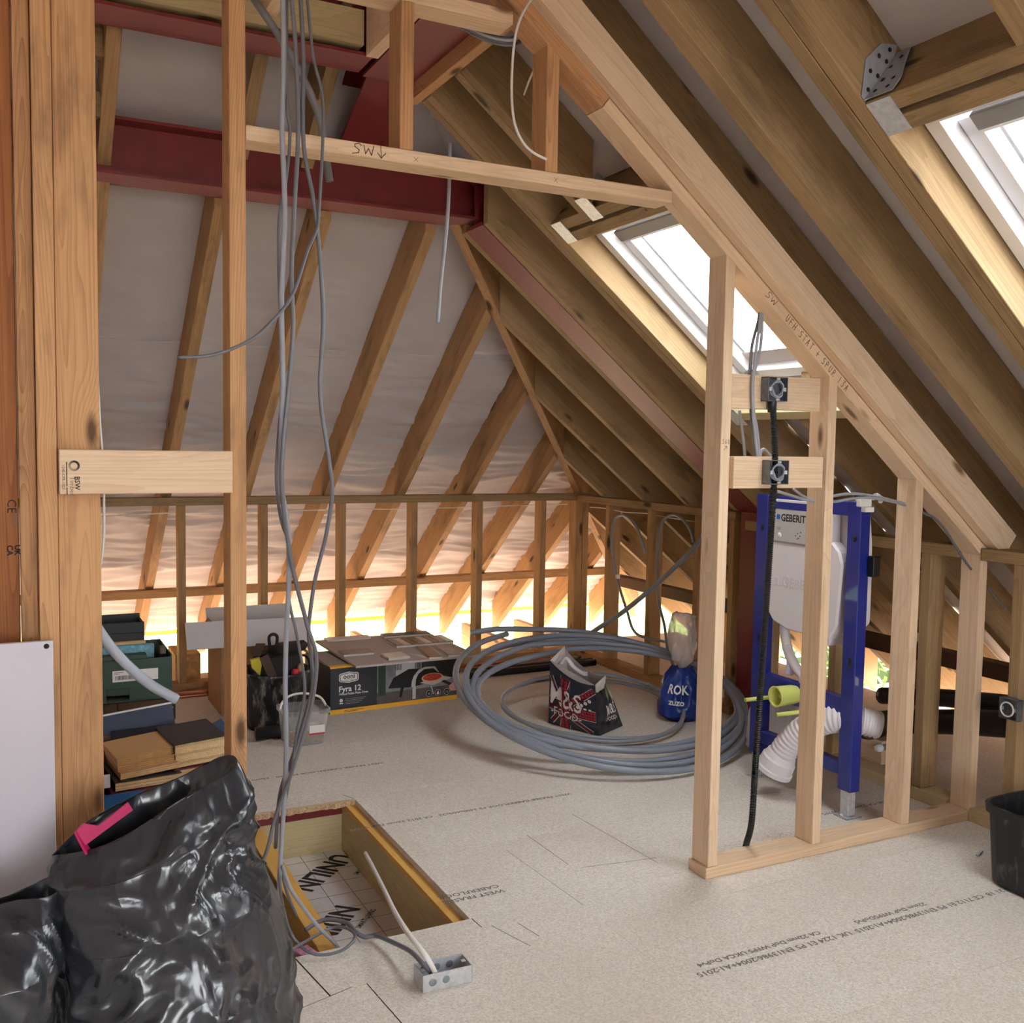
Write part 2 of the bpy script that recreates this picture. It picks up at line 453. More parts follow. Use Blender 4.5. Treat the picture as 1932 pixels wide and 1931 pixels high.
for (x, y, dx, dy, sz, t) in ((1.165, 3.83, -.72, -.69, .13, 'UNILIN'), (.885, 3.08, .66, .75, .13, 'UNILIN'), (1.06, 3.19, .66, .75, .028, 'SMART LIVING'), (1.185, 3.60, .66, .75, .028, 'SMART LIVING')):
    lettering(t, sz, axes((x, y, -.2212), (dx, dy, 0), (-dy, dx, 0)), INK, ins, sx=.80, bold=.004 if sz > .05 else .0003)

# printed board stamps on the chipboard (read from the far side)
def stamp(x, y, s, t):
    lettering(t, s, axes((x, y, .0006), (-1, 0, 0), (0, -1, 0)), INKG, floor, name='board_stamp', sx=1.15, bold=.0006)
stamp(2.96, 2.135, .030, '25 21 18  CE 7112 E1 P5 EN13986:2004+A1:2015  UK 1224 E1 P5 EN13986:2004+A1:2015')
stamp(2.60, 2.175, .026, '22mm DoP WFP5DoPv5                 CA 22mm DoP WFP5 UKCA DoPv4')
stamp(2.07, 3.512, .026, 'WEST FRASER CABERFLOOR P5 2400x600x22   CE 2012 22mm DoP WFP5')
stamp(1.50, 4.205, .026, 'WEST FRASER CABERFLOOR P5 2400   22mm CE')
stamp(1.42, 2.825, .030, 'WEST FRASER'); stamp(1.42, 2.862, .030, 'CABERFLOOR')
stamp(3.28, 2.90, .028, '2015 UK CA 22mm DoP WFP5 EN13986')
# pencil and saw lines
def fline(name, pts, w=.003, mt=INK):
    bm = bmesh.new()
    for (a, b) in zip(pts, pts[1:]):
        d = V((b[0]-a[0], b[1]-a[1], 0)); n = V((-d.y, d.x, 0)).normalized()*w/2
        a3, b3 = V((a[0], a[1], .0005)), V((b[0], b[1], .0005))
        bm.faces.new([bm.verts.new(p) for p in (a3-n, b3-n, b3+n, a3+n)])
    return mobj(name, bm, mt, floor)
fline('saw_cut', [(.70, 2.685), (.735, 2.45)], .004); fline('saw_cut', [(.55, 2.40), (.80, 2.47)], .002)
fline('saw_cut', [(.84, 2.47), (.865, 2.20)], .003); fline('saw_cut', [(HX1-.004, HY1), (HX1-.03, HY1+.06)], .003)
fline('saw_cut', [(1.245, 2.685), (1.25, 2.62)], .003)
fline('pencil_line', [(1.70, 3.19), (1.71, 2.90)], .002); fline('pencil_line', [(1.96, 3.30), (2.0, 2.78)], .002); fline('pencil_line', [(1.74, 2.86), (2.02, 2.82)], .002)
fline('pencil_line', [(1.57, 3.10), (1.60, 2.62)], .0015); fline('pencil_line', [(1.28, 2.62), (1.33, 2.46)], .003, INKG); fline('pencil_line', [(1.36, 2.60), (1.38, 2.50)], .003, INKG)

# ---- back roof slope
roofb = empty('ceiling_back', (2, 5, 2), 'hipped end roof slope of bare rafters under grey breather membrane', kind='structure')
hipcutB = lambda off=.024: ((2.4*0+3.33, 5.73, 0), (1, -1, 0))   # keeps X < Y-2.4
EAVE = 7.38
def rafter_back(xr, w=.05, top=3.46, name='rafter', mat=RAFT2, low=EAVE):
    xc = xr-w/2
    a = V((xc, top-.3, zB(top-.3)))+NB*HR/2; b = V((xc, low+.3, zB(low+.3)))+NB*HR/2
    cuts = [((0, low, 0), (0, 1, 0)), ((0, top, 0), (0, -1, 0))]
    if xr > 1.05: cuts.append(((3.33-.017, 5.73+.017, 0), (1, -1, 0)))
    return timber(name, a, b, w, HR, mat, roofb, up=NB, cuts=cuts)
for x in (-2.44, -1.97, -1.50, -1.03, -.56, -.09, .38, .83, 1.27, 1.755, 2.225, 2.685, 3.15, 3.62, 4.09, 4.55):
    rafter_back(x, top=(3.46 if x < .5 else 4.27))
for x in (.875, 1.136): rafter_back(x, low=4.08, name='short_rafter', mat=RAFT)
timber('hip_rafter', V((1.80, 4.20, zR(1.80)))+V((SS, SS, 2*CS)).normalized()*.125, V((4.95, 7.35, zR(4.95)))+V((SS, SS, 2*CS)).normalized()*.125, .045, .25, RAFT2, roofb, up=(SS, SS, 2*CS))
tbox('ridge_noggin', (.18, .335), (3.84, 3.885), (2.76, 2.86), RAFT, roofb); tbox('ridge_noggin', (.18, .335), (4.0, 4.045), (2.60, 2.69), RAFT, roofb)
tbox('ridge_noggin', (.18, .335), (4.30, 4.345), (2.36, 2.45), RAFT, roofb)

def membrane(name, M, u0_, u1, v0, v1, clip, seed, parent, wr):
    """sheet in local (u across, v down slope), w = outward; wrinkled between rafters"""
    nu, nv = max(2, int((u1-u0_)/.045)), max(2, int((v1-v0)/.012))
    bm = bmesh.new(); g = []
    for j in range(nv+1):
        row = []
        for i in range(nu+1):
            u, v = u0_+(u1-u0_)*i/nu, v0+(v1-v0)*j/nv
            k = wr(v)
            w = k*(.016*noise.noise(V((u*1.7, v*10+3*noise.noise(V((u*1.1, v*2, seed))), seed)))+.012*noise.noise(V((u*3.2, v*26+2*noise.noise(V((u*3, v*3, seed))), seed+5))))+.004*noise.noise(V((u*2, v*2, seed)))
            row.append(bm.verts.new((u, v, w)))
        g.append(row)
    for j in range(nv):
        for i in range(nu):
            bm.faces.new((g[j][i], g[j][i+1], g[j+1][i+1], g[j+1][i]))
    if clip: cutp(bm, M, clip)
    bm.normal_update(); bmesh.ops.solidify(bm, geom=bm.faces[:], thickness=.0015)
    return mobj(name, bm, MEMB, parent, M, smooth=True)
MB = axes((0, 3.3, zB(3.3)+.252), (1, 0, 0), (0, CS, -SS))      # local z points into the room
hipB = [((3.36, 5.70, 0), (1, -1, 0))]
wrB = lambda v: max(.12, min(1.6, (v-1.4)*.75))
membrane('membrane', MB, -3.0, 5.2, 0, .75, hipB, 1, roofb, wrB)
membrane('membrane', MB @ Matrix.Translation((0, 0, .006)), -3.0, 5.2, .70, 2.46, hipB, 2, roofb, wrB)
membrane('membrane', MB @ Matrix.Translation((0, 0, -.002)), -3.0, 5.2, 2.40, 5.36, hipB, 3, roofb, wrB)
for v_ in (.728, 2.432):  # dark strips paint in the shadow line where the membrane sheets lap
    timber('seam_shadow_strip', MB @ V((-3.0, v_, .012)), MB @ V((3.9 if v_ > 1 else 2.3, v_, .012)), .0035, .004, plain('seam_shadow_grey', lin(96, 90, 90), .8), roofb, up=NB, cuts=hipB)
timber('yellow_eaves_batten', (-3.0, 7.50, zB(7.50)+.236), (5.1, 7.50, zB(7.50)+.236), .03, .022, plain('yellow_paint', lin(240, 190, 60), .6), roofb, up=NB)

# ---- right roof slope
roofr = empty('ceiling_right', (3, 2, 2), 'main roof slope of deep rafters with two roof windows', kind='structure')
def rafter_right(y0, y1, x0=1.44, x1=5.0, name='rafter', mat=RAFT, hip=False, h=HR):
    yc = (y0+y1)/2
    a = V((x0-.3, yc, zR(x0-.3)))+NR*h/2; b = V((x1+.3, yc, zR(x1+.3)))+NR*h/2
    cuts = [((x1, 0, 0), (1, 0, 0))]
    cuts.append(((3.33+.017, 5.73-.017, 0), (-1, 1, 0)) if hip else ((x0, 0, 0), (-1, 0, 0)))
    return timber(name, a, b, y1-y0, h, mat, roofr, up=NR, cuts=cuts)
for y in (4.615, 5.06, 5.525, 6.0, 6.46): rafter_right(y, y+.047, hip=True, x0=1.6)
rafter_right(4.195, 4.24, x0=1.87); rafter_right(3.965, 4.01, x0=1.87)
rafter_right(3.615, 3.66); rafter_right(3.565, 3.612)
rafter_right(2.66, 2.71); rafter_right(2.275, 2.345)
rafter_right(1.975, 2.022); rafter_right(1.925, 1.972)
for y in (1.0, .95, .55, .1, -.35, -1.3, -1.75, -2.70): rafter_right(y, y+.047)
rafter_right(3.30, 3.345, x1=1.96, name='cripple_rafter'); rafter_right(3.25, 3.297, x1=1.96, name='cripple_rafter')
rafter_right(3.10, 3.15, x0=2.91, name='cripple_rafter'); rafter_right(1.45, 1.5, x0=2.98, name='cripple_rafter'); rafter_right(1.45, 1.5, x1=1.96, name='cripple_rafter')
def trim(x, y0, y1, w=.047, name='trimmer', mat=RAFT):
    c = V((x, 0, zR(x)))+NR*HR/2
    return timber(name, (c.x, y0, c.z), (c.x, y1, c.z), w, HR, mat, roofr, up=NR)
for y0, y1 in ((2.715, 3.562), (1.05, 1.922)):
    trim(1.975, y0, y1); trim(2.025, y0, y1); trim(2.885, y0, y1, mat=GREEN)
# joist hangers on the trimmers
def hanger(x, y, sgn, parent):
    c = V((x, y, zR(x)))
    Mh = axes(c, (CS, 0, -SS), (0, sgn, 0))
    pl_ = lambda nm, a: prism(nm, a, .002, Mh, GALV, parent)
    e = Mh.to_3x3() @ V((0, 0, 1))
    bm = bmesh.new()
    bm_box(bm, .105, .075, .003, (0, .0375, -.0015 if e.z > 0 else .0015)); bm_box(bm, .105, .003, .15, (0, .0015, (.075 if e.z > 0 else -.075)))
    for k in (-.035, .035):
        for j in (.02, .055): bm_box(bm, .009, .009, .004, (k, j, -.002 if e.z > 0 else .002))
    return mobj('joist_hanger', bm, GALV, parent, Mh)
hanger(2.0, 3.563, -1, roofr); hanger(2.0, 2.713, 1, roofr); hanger(2.0, 1.922, -1, roofr); hanger(1.955, 3.30, -1, roofr)
hanger(2.885, 3.563, -1, roofr)
# angled nailing wings of the near hanger
Mw = axes(V((1.955, 1.923, zR(1.955)))+NR*.10, (CS, 0, -SS), NR)
hw = prism('hanger_wing', [(-.07, -.02), (-.02, -.098), (.0, -.098), (.0, .04), (-.02, .09), (-.06, .05)], .002, Mw, GALVM, roofr)
Mw2 = axes(V((1.949, 1.80, zR(1.949)))+NR*.085, (0, 1, 0), NR)
hw2 = prism('hanger_wing', [(.12, -.085), (.03, -.085), (.03, -.04), (.08, .09), (.12, .09)], .002, Mw2, GALVM, roofr)
for (h_, M_, P_) in ((hw, Mw, ((-.015, -.07), (-.04, -.03), (-.015, -.02), (-.045, .02), (-.018, .03), (-.03, .06))), (hw2, Mw2, ((.10, -.06), (.06, -.06), (.10, -.02), (.06, -.03), (.105, .03), (.09, .06)))):
    for (x, y) in P_:
        for zz in (-.0006, .0022): lathe('nail_head', [(0, 0), (.006, 0), (.006, .0004), (0, .0004)], M_ @ Matrix.Translation((x, y, zz)), INK, h_, n=10)

# membrane sheets on the right slope, split round the roof windows
MR = axes((1.03, 0, zR(1.03)+.252), (0, -1, 0), (CS, 0, -SS))
hipR = [((3.30, 5.76, 0), (-1, 1, 0))]
wrR = lambda v: .25
def sx(x): return (x-1.03)/CS
W0, W1 = 2.12, 2.855
def memR(y0, y1, x0, x1, seed): return membrane('membrane', MR, -y1, -y0, sx(x0), sx(x1), hipR if y1 > 3.7 else None, seed, roofr, wrR)
memR(3.56, 7.6, 1.03, 5.1, 11); memR(2.71, 3.56, 1.03, W0, 12); memR(2.71, 3.56, W1, 5.1, 13); memR(1.972, 2.71, 1.03, 5.1, 14)
memR(1.05, 1.972, 1.03, W0, 15); memR(1.05, 1.972, W1, 5.1, 16); memR(-.30, 1.05, 1.03, 5.1, 17)
memR(-1.30, -.30, 1.03, W0, 18); memR(-1.30, -.30, W1, 5.1, 19); memR(-1.75, -1.30, 1.03, 5.1, 20); memR(-2.65, -1.75, 1.03, W0, 21); memR(-2.65, -1.75, W1, 5.1, 22); memR(-3.2, -2.65, 1.03, 5.1, 23)

def glass_mat():
    mt, nt, b = newmat('window_glass'); N, L = nt.nodes, nt.links
    t = N.new('ShaderNodeBsdfTransparent'); t.inputs[0].default_value = (.93, .95, .96, 1); g = N.new('ShaderNodeBsdfGlossy'); g.inputs['Roughness'].default_value = .02
    mx = N.new('ShaderNodeMixShader'); mx.inputs[0].default_value = .05
    L.new(t.outputs[0], mx.inputs[1]); L.new(g.outputs[0], mx.inputs[2]); L.new(mx.outputs[0], N['Material Output'].inputs[0])
    return mt
GLASS = glass_mat()
WGREY = plain('grey_window_profile', lin(150, 150, 150), .5); WPINE = plain('white_sash_paint', lin(228, 226, 228), .45)
def roof_window(name, y0, y1, label):
    w = empty(name, (2.4, (y0+y1)/2, 2.0), label, kind='structure')
    def P(x, y, o): return V((x, y, zR(x)))+NR*o
    o = .17
    for (nm, d, th, dep, oo, mt) in (('window_frame', .0, .045, .12, .17, WHITEP), ('sash', .05, .05, .07, .19, WPINE)):
        a, b, c, e = W0-.062+d*1.4, W1+.03-d, y0+.005+d, y1-.005-d
        timber(nm+'_rail', P(a+th/2, c, oo), P(a+th/2, e, oo), th, dep, mt, w, up=NR); timber(nm+'_rail', P(b-th/2, c, oo), P(b-th/2, e, oo), th, dep, mt, w, up=NR)
        timber(nm+'_stile', P(a, c+th/2, oo), P(b, c+th/2, oo), th, dep, mt, w, up=NR); timber(nm+'_stile', P(a, e-th/2, oo), P(b, e-th/2, oo), th, dep, mt, w, up=NR)
    timber('glazing_bead', P(W0+.07, y1-.115, .205), P(W1-.07, y1-.115, .205), .012, .012, WGREY, w, up=NR)
    timber('pane', P((W0+W1)/2, y0+.09, .20), P((W0+W1)/2, y1-.09, .20), W1-W0-.10, .004, GLASS, w, up=NR, bv=0)
    timber('vent_bar', P(W0+.0, y0+.12, .11), P(W0+.0, y1-.14, .11), .05, .022, WGREY, w, up=NR)
    return w
roof_window('window_1', 2.712, 3.562, 'white framed roof window beyond the stud partition')
roof_window('window_2', 1.05, 1.922, 'white framed roof window nearest the camera under the galvanised hanger')
roof_window('added_window_3', -1.30, -.30, 'white framed roof window behind the viewpoint, unseen and added for its light')  # out of view, put in to light the room from behind

roof_window('added_window_4', -2.65, -1.75, 'white framed roof window furthest behind the viewpoint, unseen and added for its light')  # another unseen window, put in for more light through the slope
# ---- steel frame
steel = empty('steel_frame', (1.9, 4.1, 2.4), 'red oxide painted steel frame of beams, sloping rafter and post under the hip', 'steel frame')
ibeam('lower_beam', (-2.6, 4.17, 2.53), (1.90, 4.17, 2.53), .18, .215, .012, .009, RED, steel)
a = V((1.60, 4.103, zR(1.60)+.0))+NR*.09; b = V((3.72, 4.103, zR(3.72)))+NR*.09
ibeam('rafter_beam', a, b, .178, .18, .012, .009, RED, steel, up=NR, cuts=[((1.87, 0, 0), (-1, 0, 0)), ((3.60, 0, 0), (1, 0, 0))])
ibeam('post', (3.545, 4.09, 0), (3.545, 4.09, 1.10), .15, .15, .011, .008, RED, steel, up=(1, 0, 0))
ibeam('upper_beam', (-2.6, 3.58, 2.91), (1.19, 3.58, 2.91), .17, .215, .012, .009, RED, steel)
ibeam('ridge_beam', (1.30, -3.1, 2.895), (1.30, 3.66, 2.895), .19, .21, .012, .009, RED, steel)
ibeam('haunch', (1.315, 3.50, 2.965), (1.335, 4.13, 2.71), .20, .21, .012, .009, RED, steel, cuts=[((0, 3.655, 0), (0, -1, 0)), ((0, 4.10, 0), (0, 1, 0))])
# timbers bolted to the steel
pk = empty('ceiling_joists', (1, 3, 2.8), 'pale ceiling joists and packing timbers fixed to the upper steel beam', kind='structure')
tbox('web_packer', (-.4, 1.15), (3.475, 3.56), (2.83, 2.95), GREEN, pk)
tbox('web_packer', (-.4, 1.15), (3.44, 3.56), (3.03, 3.075), RAFT, pk)
tbox('joist', (1.155, 1.20), (-3.0, 3.47), (2.79, 2.96), PINE, pk); tbox('joist', (.795, .84), (-3.0, 3.47), (2.86, 3.0), PINE, pk)
tbox('joist', (.33, .375), (-3.0, 3.47), (2.86, 3.0), PINE, pk)
tbox('ridge_plate', (1.397, 1.437), (-3.0, 3.70), (2.735, 2.90), PINE_OR, pk)

# ---- stud knee walls
wallb = empty('wall_back', (1.5, 5.9, 0), 'low stud wall under the hipped roof end', kind='structure')
tbox('sole_plate', (-2.98, 3.555), (5.85, 5.945), (0, .047), RAFT2, wallb)
tbox('top_plate', (-2.98, 3.555), (5.85, 5.945), (1.062, 1.108), RAFT, wallb)
for x in (-2.38, -1.91, -1.45, -.98, -.52, -.055, .403, .865, 1.328, 1.80, 2.264, 2.716, 3.183): tbox('stud', (x, x+.040), (5.852, 5.943), (.0475, 1.0615), RAFT2, wallb)
tbox('corner_post', (3.452, 3.505), (5.852, 5.943), (.0475, 1.0615), RAFT2, wallb); tbox('corner_post', (3.507, 3.553), (5.852, 5.943), (.0475, 1.0615), RAFT2, wallb)
tbox('eaves_rail', (-2.98, 4.22), (6.62, 6.70), (.425, .478), RAFT2, wallb)
for x in (-2.3, -1.84, -1.38, -.92, -.45, .01, .48, .93, 1.37, 1.86, 2.33, 2.80, 3.26, 3.73): tbox('joist_tail', (x, x+.047), (6.285, 7.30), (-.19, -.01), RAFT2, wallb)

wallr = empty('wall_right', (3.4, 4, 0), 'low stud wall along the eaves on the window side', kind='structure')
tbox('sole_plate', (3.46, 3.555), (4.20, 5.849), (0, .047), RAFT2, wallr); tbox('top_plate', (3.46, 3.555), (4.20, 5.849), (1.055, 1.10), RAFT, wallr)
for y in (5.45, 4.98, 4.515, 4.21): tbox('stud', (3.462, 3.553), (y, y+.040), (.0475, 1.0545), RAFT2, wallr)
tbox('sole_plate', (3.34, 3.435), (2.705, 3.98), (0, .052), GREEN, wallr); tbox('sole_plate', (3.34, 3.435), (-3.1, 2.60), (0, .052), GREEN, wallr)
tbox('top_plate', (3.34, 3.435), (2.705, 3.98), (1.025, 1.072), RAFT, wallr); tbox('top_plate', (3.34, 3.435), (-3.1, 2.60), (1.025, 1.072), RAFT, wallr)
for y in (2.835, 3.33, 3.80, 2.415, 1.95, 1.5, 1.05, .6, .15, -.3): tbox('stud', (3.342, 3.433), (y, y+.045), (.0525, 1.0245), RAFT, wallr)
tbox('eaves_rail', (4.24, 4.32), (-3.1, 6.60), (.345, .425), DKRAIL, wallr)
for y in (3.62, 4.40, 5.25, 2.55): tbox('eaves_post', (4.245, 4.315), (y, y+.07), (.0, .3445), RAFT2 if y > 3 else DKRAIL, wallr)

# ---- stud partition in the foreground
wallp = empty('wall_partition', (2.7, 2.65, 0), 'fresh pine stud partition rising to the sloping roof', kind='structure')
PY0, PY1 = 2.607, 2.697
def zT(x): return 2.125-TS*(x-2)      # underside of the sloping head plate
tbox('sole_plate', (2.068, 3.387), (PY0-.004, PY1+.004), (0, .038), PINE, wallp)
for x in (2.078, 2.538, 2.982, 3.350):
    tbox('stud', (x, x+.0385), (PY0, PY1), (.0385, 2.3), PINE, wallp, cuts=[((x, 0, zT(x)-.0004), (SS, 0, CS))])
timber('sloping_head_plate', V((1.60, 2.652, zT(1.60)))+NR*.019, V((3.40, 2.652, zT(3.40)))+NR*.019, PY1-PY0, .038, PINE, wallp, up=NR, cuts=[((3.387, 0, 0), (1, 0, 0))])
timber('sloping_head_plate', V((1.24, 2.652, zT(1.24)-.01))+NR*.024, V((1.5985, 2.652, zT(1.5985)))+NR*.024, PY1-PY0, .05, ROUGHW, wallp, up=NR)
timber('sloping_rail', V((1.28, 2.583, 2.176-TS*(1.28-2)))+NR*.052, V((3.42, 2.583, 2.176-TS*(3.42-2)))+NR*.052, .047, .104, PINE, wallp, up=NR)
timber('slit_block_timber', V((1.45, 2.654, zT(1.45)+.0495))+NR*.044, V((3.42, 2.654, zT(3.42)+.0495))+NR*.044, .088, .087, PINE, wallp, up=NR)  # filler added behind the sloping rail to block window light in the slit
tbox('collar', (.555, 1.86), (PY0, PY1), (2.197, 2.234), PINE, wallp, cuts=[((1.60, 0, zT(1.60)-.0006), (SS, 0, CS))])
tbox('king_stud', (.964, 1.003), (PY0, PY1), (2.2345, 2.6225), PINE_OR, wallp)
tbox('king_stud', (1.411, 1.452), (PY0, PY1), (2.2345, 2.75), PINE_OR, wallp, cuts=[((1.411, 0, zT(1.411)-.001), (SS, 0, CS))])
tbox('upper_plate', (.60, 1.30), (PY0, PY1), (2.623, 2.662), PINE, wallp, cuts=[((1.24, 0, zT(1.24)-.012), (SS, 0, CS))])
tbox('noggin', (2.117, 2.500), (PY0+.002, PY0+.040), (1.572, 1.684), PINE, wallp); tbox('noggin', (2.117, 2.504), (PY0-.020, PY0+.020), (1.310, 1.415), PINE, wallp)

# pen notes on the partition
def face_M(x, y, z): return axes((x, y, z), (1, 0, 0), (0, 0, 1))
def swf(s):      # handwritten S W
    return [[(.030*s, .028*s), (.022*s, .034*s), (.008*s, .030*s), (.008*s, .022*s), (.022*s, .014*s), (.020*s, .004*s), (.0, .0)],
            [(.038*s, .030*s), (.044*s, .004*s), (.054*s, .022*s), (.064*s, .002*s), (.072*s, .032*s)]]
strokes(swf(.82)+[[(.078, .030), (.080, -.002)], [(.070, .010), (.080, -.002), (.092, .012)]], .0022, face_M(.832, PY0-.0008, 2.203), INK, wallp)
dsl = V((CS, 0, -SS))
Mt = axes(V((2.245, PY0-.0008, zT(2.245)))+NR*.008, dsl, NR)
strokes(swf(.72), .002, axes(V((2.235, PY0-.0008, zT(2.235)))+NR*.009, dsl, NR), INK, wallp)
HAND = {'U': [[(0, 1), (0, .3), (.2, 0), (.45, .1), (.5, 1)]], 'F': [[(0, 0), (0, 1), (.5, 1)], [(0, .55), (.4, .55)]], 'H': [[(0, 0), (0, 1)], [(.5, 0), (.5, 1)], [(0, .5), (.5, .5)]],
        'S': [[(.5, .9), (.2, 1), (0, .75), (.4, .45), (.45, .1), (0, 0)]], 'T': [[(.25, 0), (.25, 1)], [(-.05, 1), (.6, 1)]], 'A': [[(0, 0), (.25, 1), (.5, 0)], [(.1, .4), (.4, .4)]],
        '+': [[(.25, .1), (.25, .9)], [(-.05, .5), (.55, .5)]], 'P': [[(0, 0), (0, 1), (.4, .95), (.4, .55), (0, .5)]], 'R': [[(0, 0), (0, 1), (.4, .95), (.4, .55), (0, .5), (.5, 0)]],
        '1': [[(.2, 0), (.2, 1)]], '3': [[(0, 1), (.45, 1), (.2, .6), (.45, .3), (.2, 0), (0, .1)]], '6': [[(.4, 1), (.05, .5), (.1, 0), (.4, .1), (.4, .45), (.05, .4)]], '0': [[(.25, 1), (0, .5), (.25, 0), (.5, .5), (.25, 1)]]}
def hand(s, h, adv):
    out = []; x = 0
    for ch in s:
        for P in HAND.get(ch, []): out.append([(x+px*h*.8, py*h) for px, py in P])
        x += adv if ch != ' ' else adv*.8
    return out
strokes(hand('UFH STAT + SPUR 13A', .024, .0205), .002, axes(V((2.325, PY0-.0008, zT(2.325)))+NR*.007, dsl, NR), INK, wallp)
strokes(hand('360', .014, .011), .0012, face_M(2.084, PY0-.0008, 1.455), INK, wallp); strokes([[(.0, .0), (.012, .012)], [(.004, .012), (.012, .012), (.012, .003)]], .0014, face_M(2.09, PY0-.0008, 1.435), INK, wallp)
strokes([[(0, 0), (.012, .012)], [(0, .012), (.012, 0)]], .001, face_M(1.005, PY0-.0008, 2.205), INK, wallp); strokes([[(0, 0), (.012, .014)], [(0, .014), (.012, 0)]], .001, face_M(1.44, PY0-.0008, 2.206), INK, wallp)

# ---- posts on the side of the hatch
walll = empty('wall_left', (.2, 2.65, 0), 'cluster of orange pine posts and a single stud framing the opening beside the black bags', kind='structure')
tbox('post', (-.055, .028), (2.66, 2.755), (0, 3.28), PINE_DK, walll); tbox('post', (.030, .0665), (2.635, 2.73), (0, 3.28), PINE_OR, walll)
tbox('post', (.068, .1105), (2.60, 2.695), (0, 3.28), PINE_OR, walll); tbox('post', (.112, .206), (2.615, 2.705), (0, 3.28), PINE_OR, walll)
tbox('stud', (.5135, .5545), (2.609, 2.70), (0, 3.28), PINE_OR, walll)
tbox('noggin', (.114, .5125), (2.574, 2.6085), (1.310, 1.415), PINE, walll)
tbox('stud', (-.70, -.66), (2.61, 2.70), (0, 3.28), PINE_OR, walll)
tbox('upper_plate', (-.7, .60), (2.609, 2.70), (2.96, 3.0), PINE_OR, walll)
Mn = axes((.141, 2.5733, 1.405), (0, 0, -1), (1, 0, 0))
lettering('BSW', .0155, axes((.1475, 2.5733, 1.352), (0, 0, -1), (1, 0, 0)), INK, walll, bold=.0003); lettering('Timber', .0155, axes((.1365, 2.5733, 1.352), (0, 0, -1), (1, 0, 0)), INKG, walll)
lettering('1245-CPR-1027', .009, axes((.1195, 2.5733, 1.379), (0, 0, -1), (1, 0, 0)), INK, walll); strokes([[(0, 0), (.055, 0)], [(.06, 0), (.075, 0)]], .0022, axes((.130, 2.5733, 1.385), (0, 0, -1), (1, 0, 0)), INK, walll, 'fine_print')
bm = bmesh.new()
for k in range(26):
    a0 = 2*math.pi*k/26; w = .5+.5*math.cos(a0-.8)
    r1, r2, hw = .0075, .0125, .05+.07*w
    bm.faces.new([bm.verts.new((r*math.cos(a0+s*hw), r*math.sin(a0+s*hw), 0)) for r, s in ((r1, -1), (r2, -1), (r2, 1), (r1, 1))])
mobj('round_stamp', bm, INK, walll, axes((.146, 2.5733, 1.377), (1, 0, 0), (0, 0, 1)))
lettering('CE', .028, axes((.004, 2.659, 1.295), (0, 0, -1), (1, 0, 0)), INK, walll); lettering('UK', .018, axes((.018, 2.659, 1.185), (0, 0, -1), (1, 0, 0)), INK, walll, bold=.0006); lettering('CA', .018, axes((.002, 2.659, 1.185), (0, 0, -1), (1, 0, 0)), INK, walll, bold=.0006)
lettering('VIDA U', .013, axes((.016, 2.659, 1.262), (0, 0, -1), (1, 0, 0)), INKG, walll)

# ---- parts of the shell out of the picture
PLASTER = plain('plasterboard', lin(214, 208, 206), .85, var=.03, vscale=4)
cl = empty('ceiling', (-1, 0, 3.3), 'flat ceiling boards above the collar', kind='structure')
box('board', (-3.0, 1.04), (-3.2, 3.44), (3.30, 3.32), PLASTER, cl)
box('wall_left_far', (-3.02, -3.0), (-3.2, 7.4), (0, 3.3), PLASTER)['kind'] = 'structure'
rear = empty('wall_rear', (0, -3.2, 0), 'plastered gable wall behind the viewpoint with a wide unseen window opening added to let in sky light', kind='structure')  # opening is out of view, added and sized for the sky light it admits
box('panel', (-3.0, -1.6), (-3.25, -3.2), (0, 3.3), PLASTER, rear); box('panel', (2.6, 4.4), (-3.25, -3.2), (0, 1.5), PLASTER, rear)
box('panel', (-1.6, 2.6), (-3.25, -3.2), (0, .85), PLASTER, rear); box('panel', (-1.6, 2.6), (-3.25, -3.2), (2.15, 3.3), PLASTER, rear)
box('panel', (-1.6, -.7), (-3.25, -3.2), (.85, 2.15), PLASTER, rear); box('panel', (1.6, 2.6), (-3.25, -3.2), (.85, 2.15), PLASTER, rear)
# ---- routes of the cables and pipes (metres)
CB1 = [(0.620, 2.500, 2.585), (0.623, 2.500, 2.386), (0.620, 2.500, 2.197), (0.626, 2.500, 2.006), (0.618, 2.500, 1.799), (0.621, 2.500, 1.591), (0.617, 2.500, 1.353), (0.645, 2.542, 1.216), (0.658, 2.583, 1.073), (0.662, 2.625, 0.925), (0.670, 2.666, 0.771), (0.685, 2.716, 0.579), (0.689, 2.762, 0.397), (0.676, 2.770, 0.132)]
CB2 = [(0.636, 2.520, 2.596), (0.636, 2.520, 2.293), (0.644, 2.520, 2.205), (0.636, 2.520, 2.101), (0.619, 2.520, 2.009), (0.616, 2.520, 1.880), (0.622, 2.520, 1.723), (0.630, 2.520, 1.592), (0.618, 2.520, 1.486), (0.610, 2.520, 1.353), (0.630, 2.553, 1.243), (0.661, 2.578, 1.157), (0.667, 2.616, 1.026), (0.696, 2.645, 0.919), (0.729, 2.686, 0.761), (0.716, 2.719, 0.634), (0.704, 2.761, 0.471), (0.690, 2.790, 0.340), (0.696, 2.790, 0.183), (0.735, 2.790, 0.065)]
CB3 = [(0.631, 2.480, 2.579), (0.648, 2.480, 2.384), (0.654, 2.480, 2.196), (0.644, 2.480, 2.004), (0.638, 2.480, 1.850), (0.642, 2.480, 1.721), (0.632, 2.480, 1.590), (0.614, 2.480, 1.354), (0.652, 2.542, 1.147), (0.711, 2.596, 0.955), (0.743, 2.621, 0.862), (0.744, 2.650, 0.753), (0.727, 2.679, 0.644), (0.699, 2.713, 0.518), (0.663, 2.746, 0.391), (0.642, 2.750, 0.301), (0.619, 2.750, 0.244)]
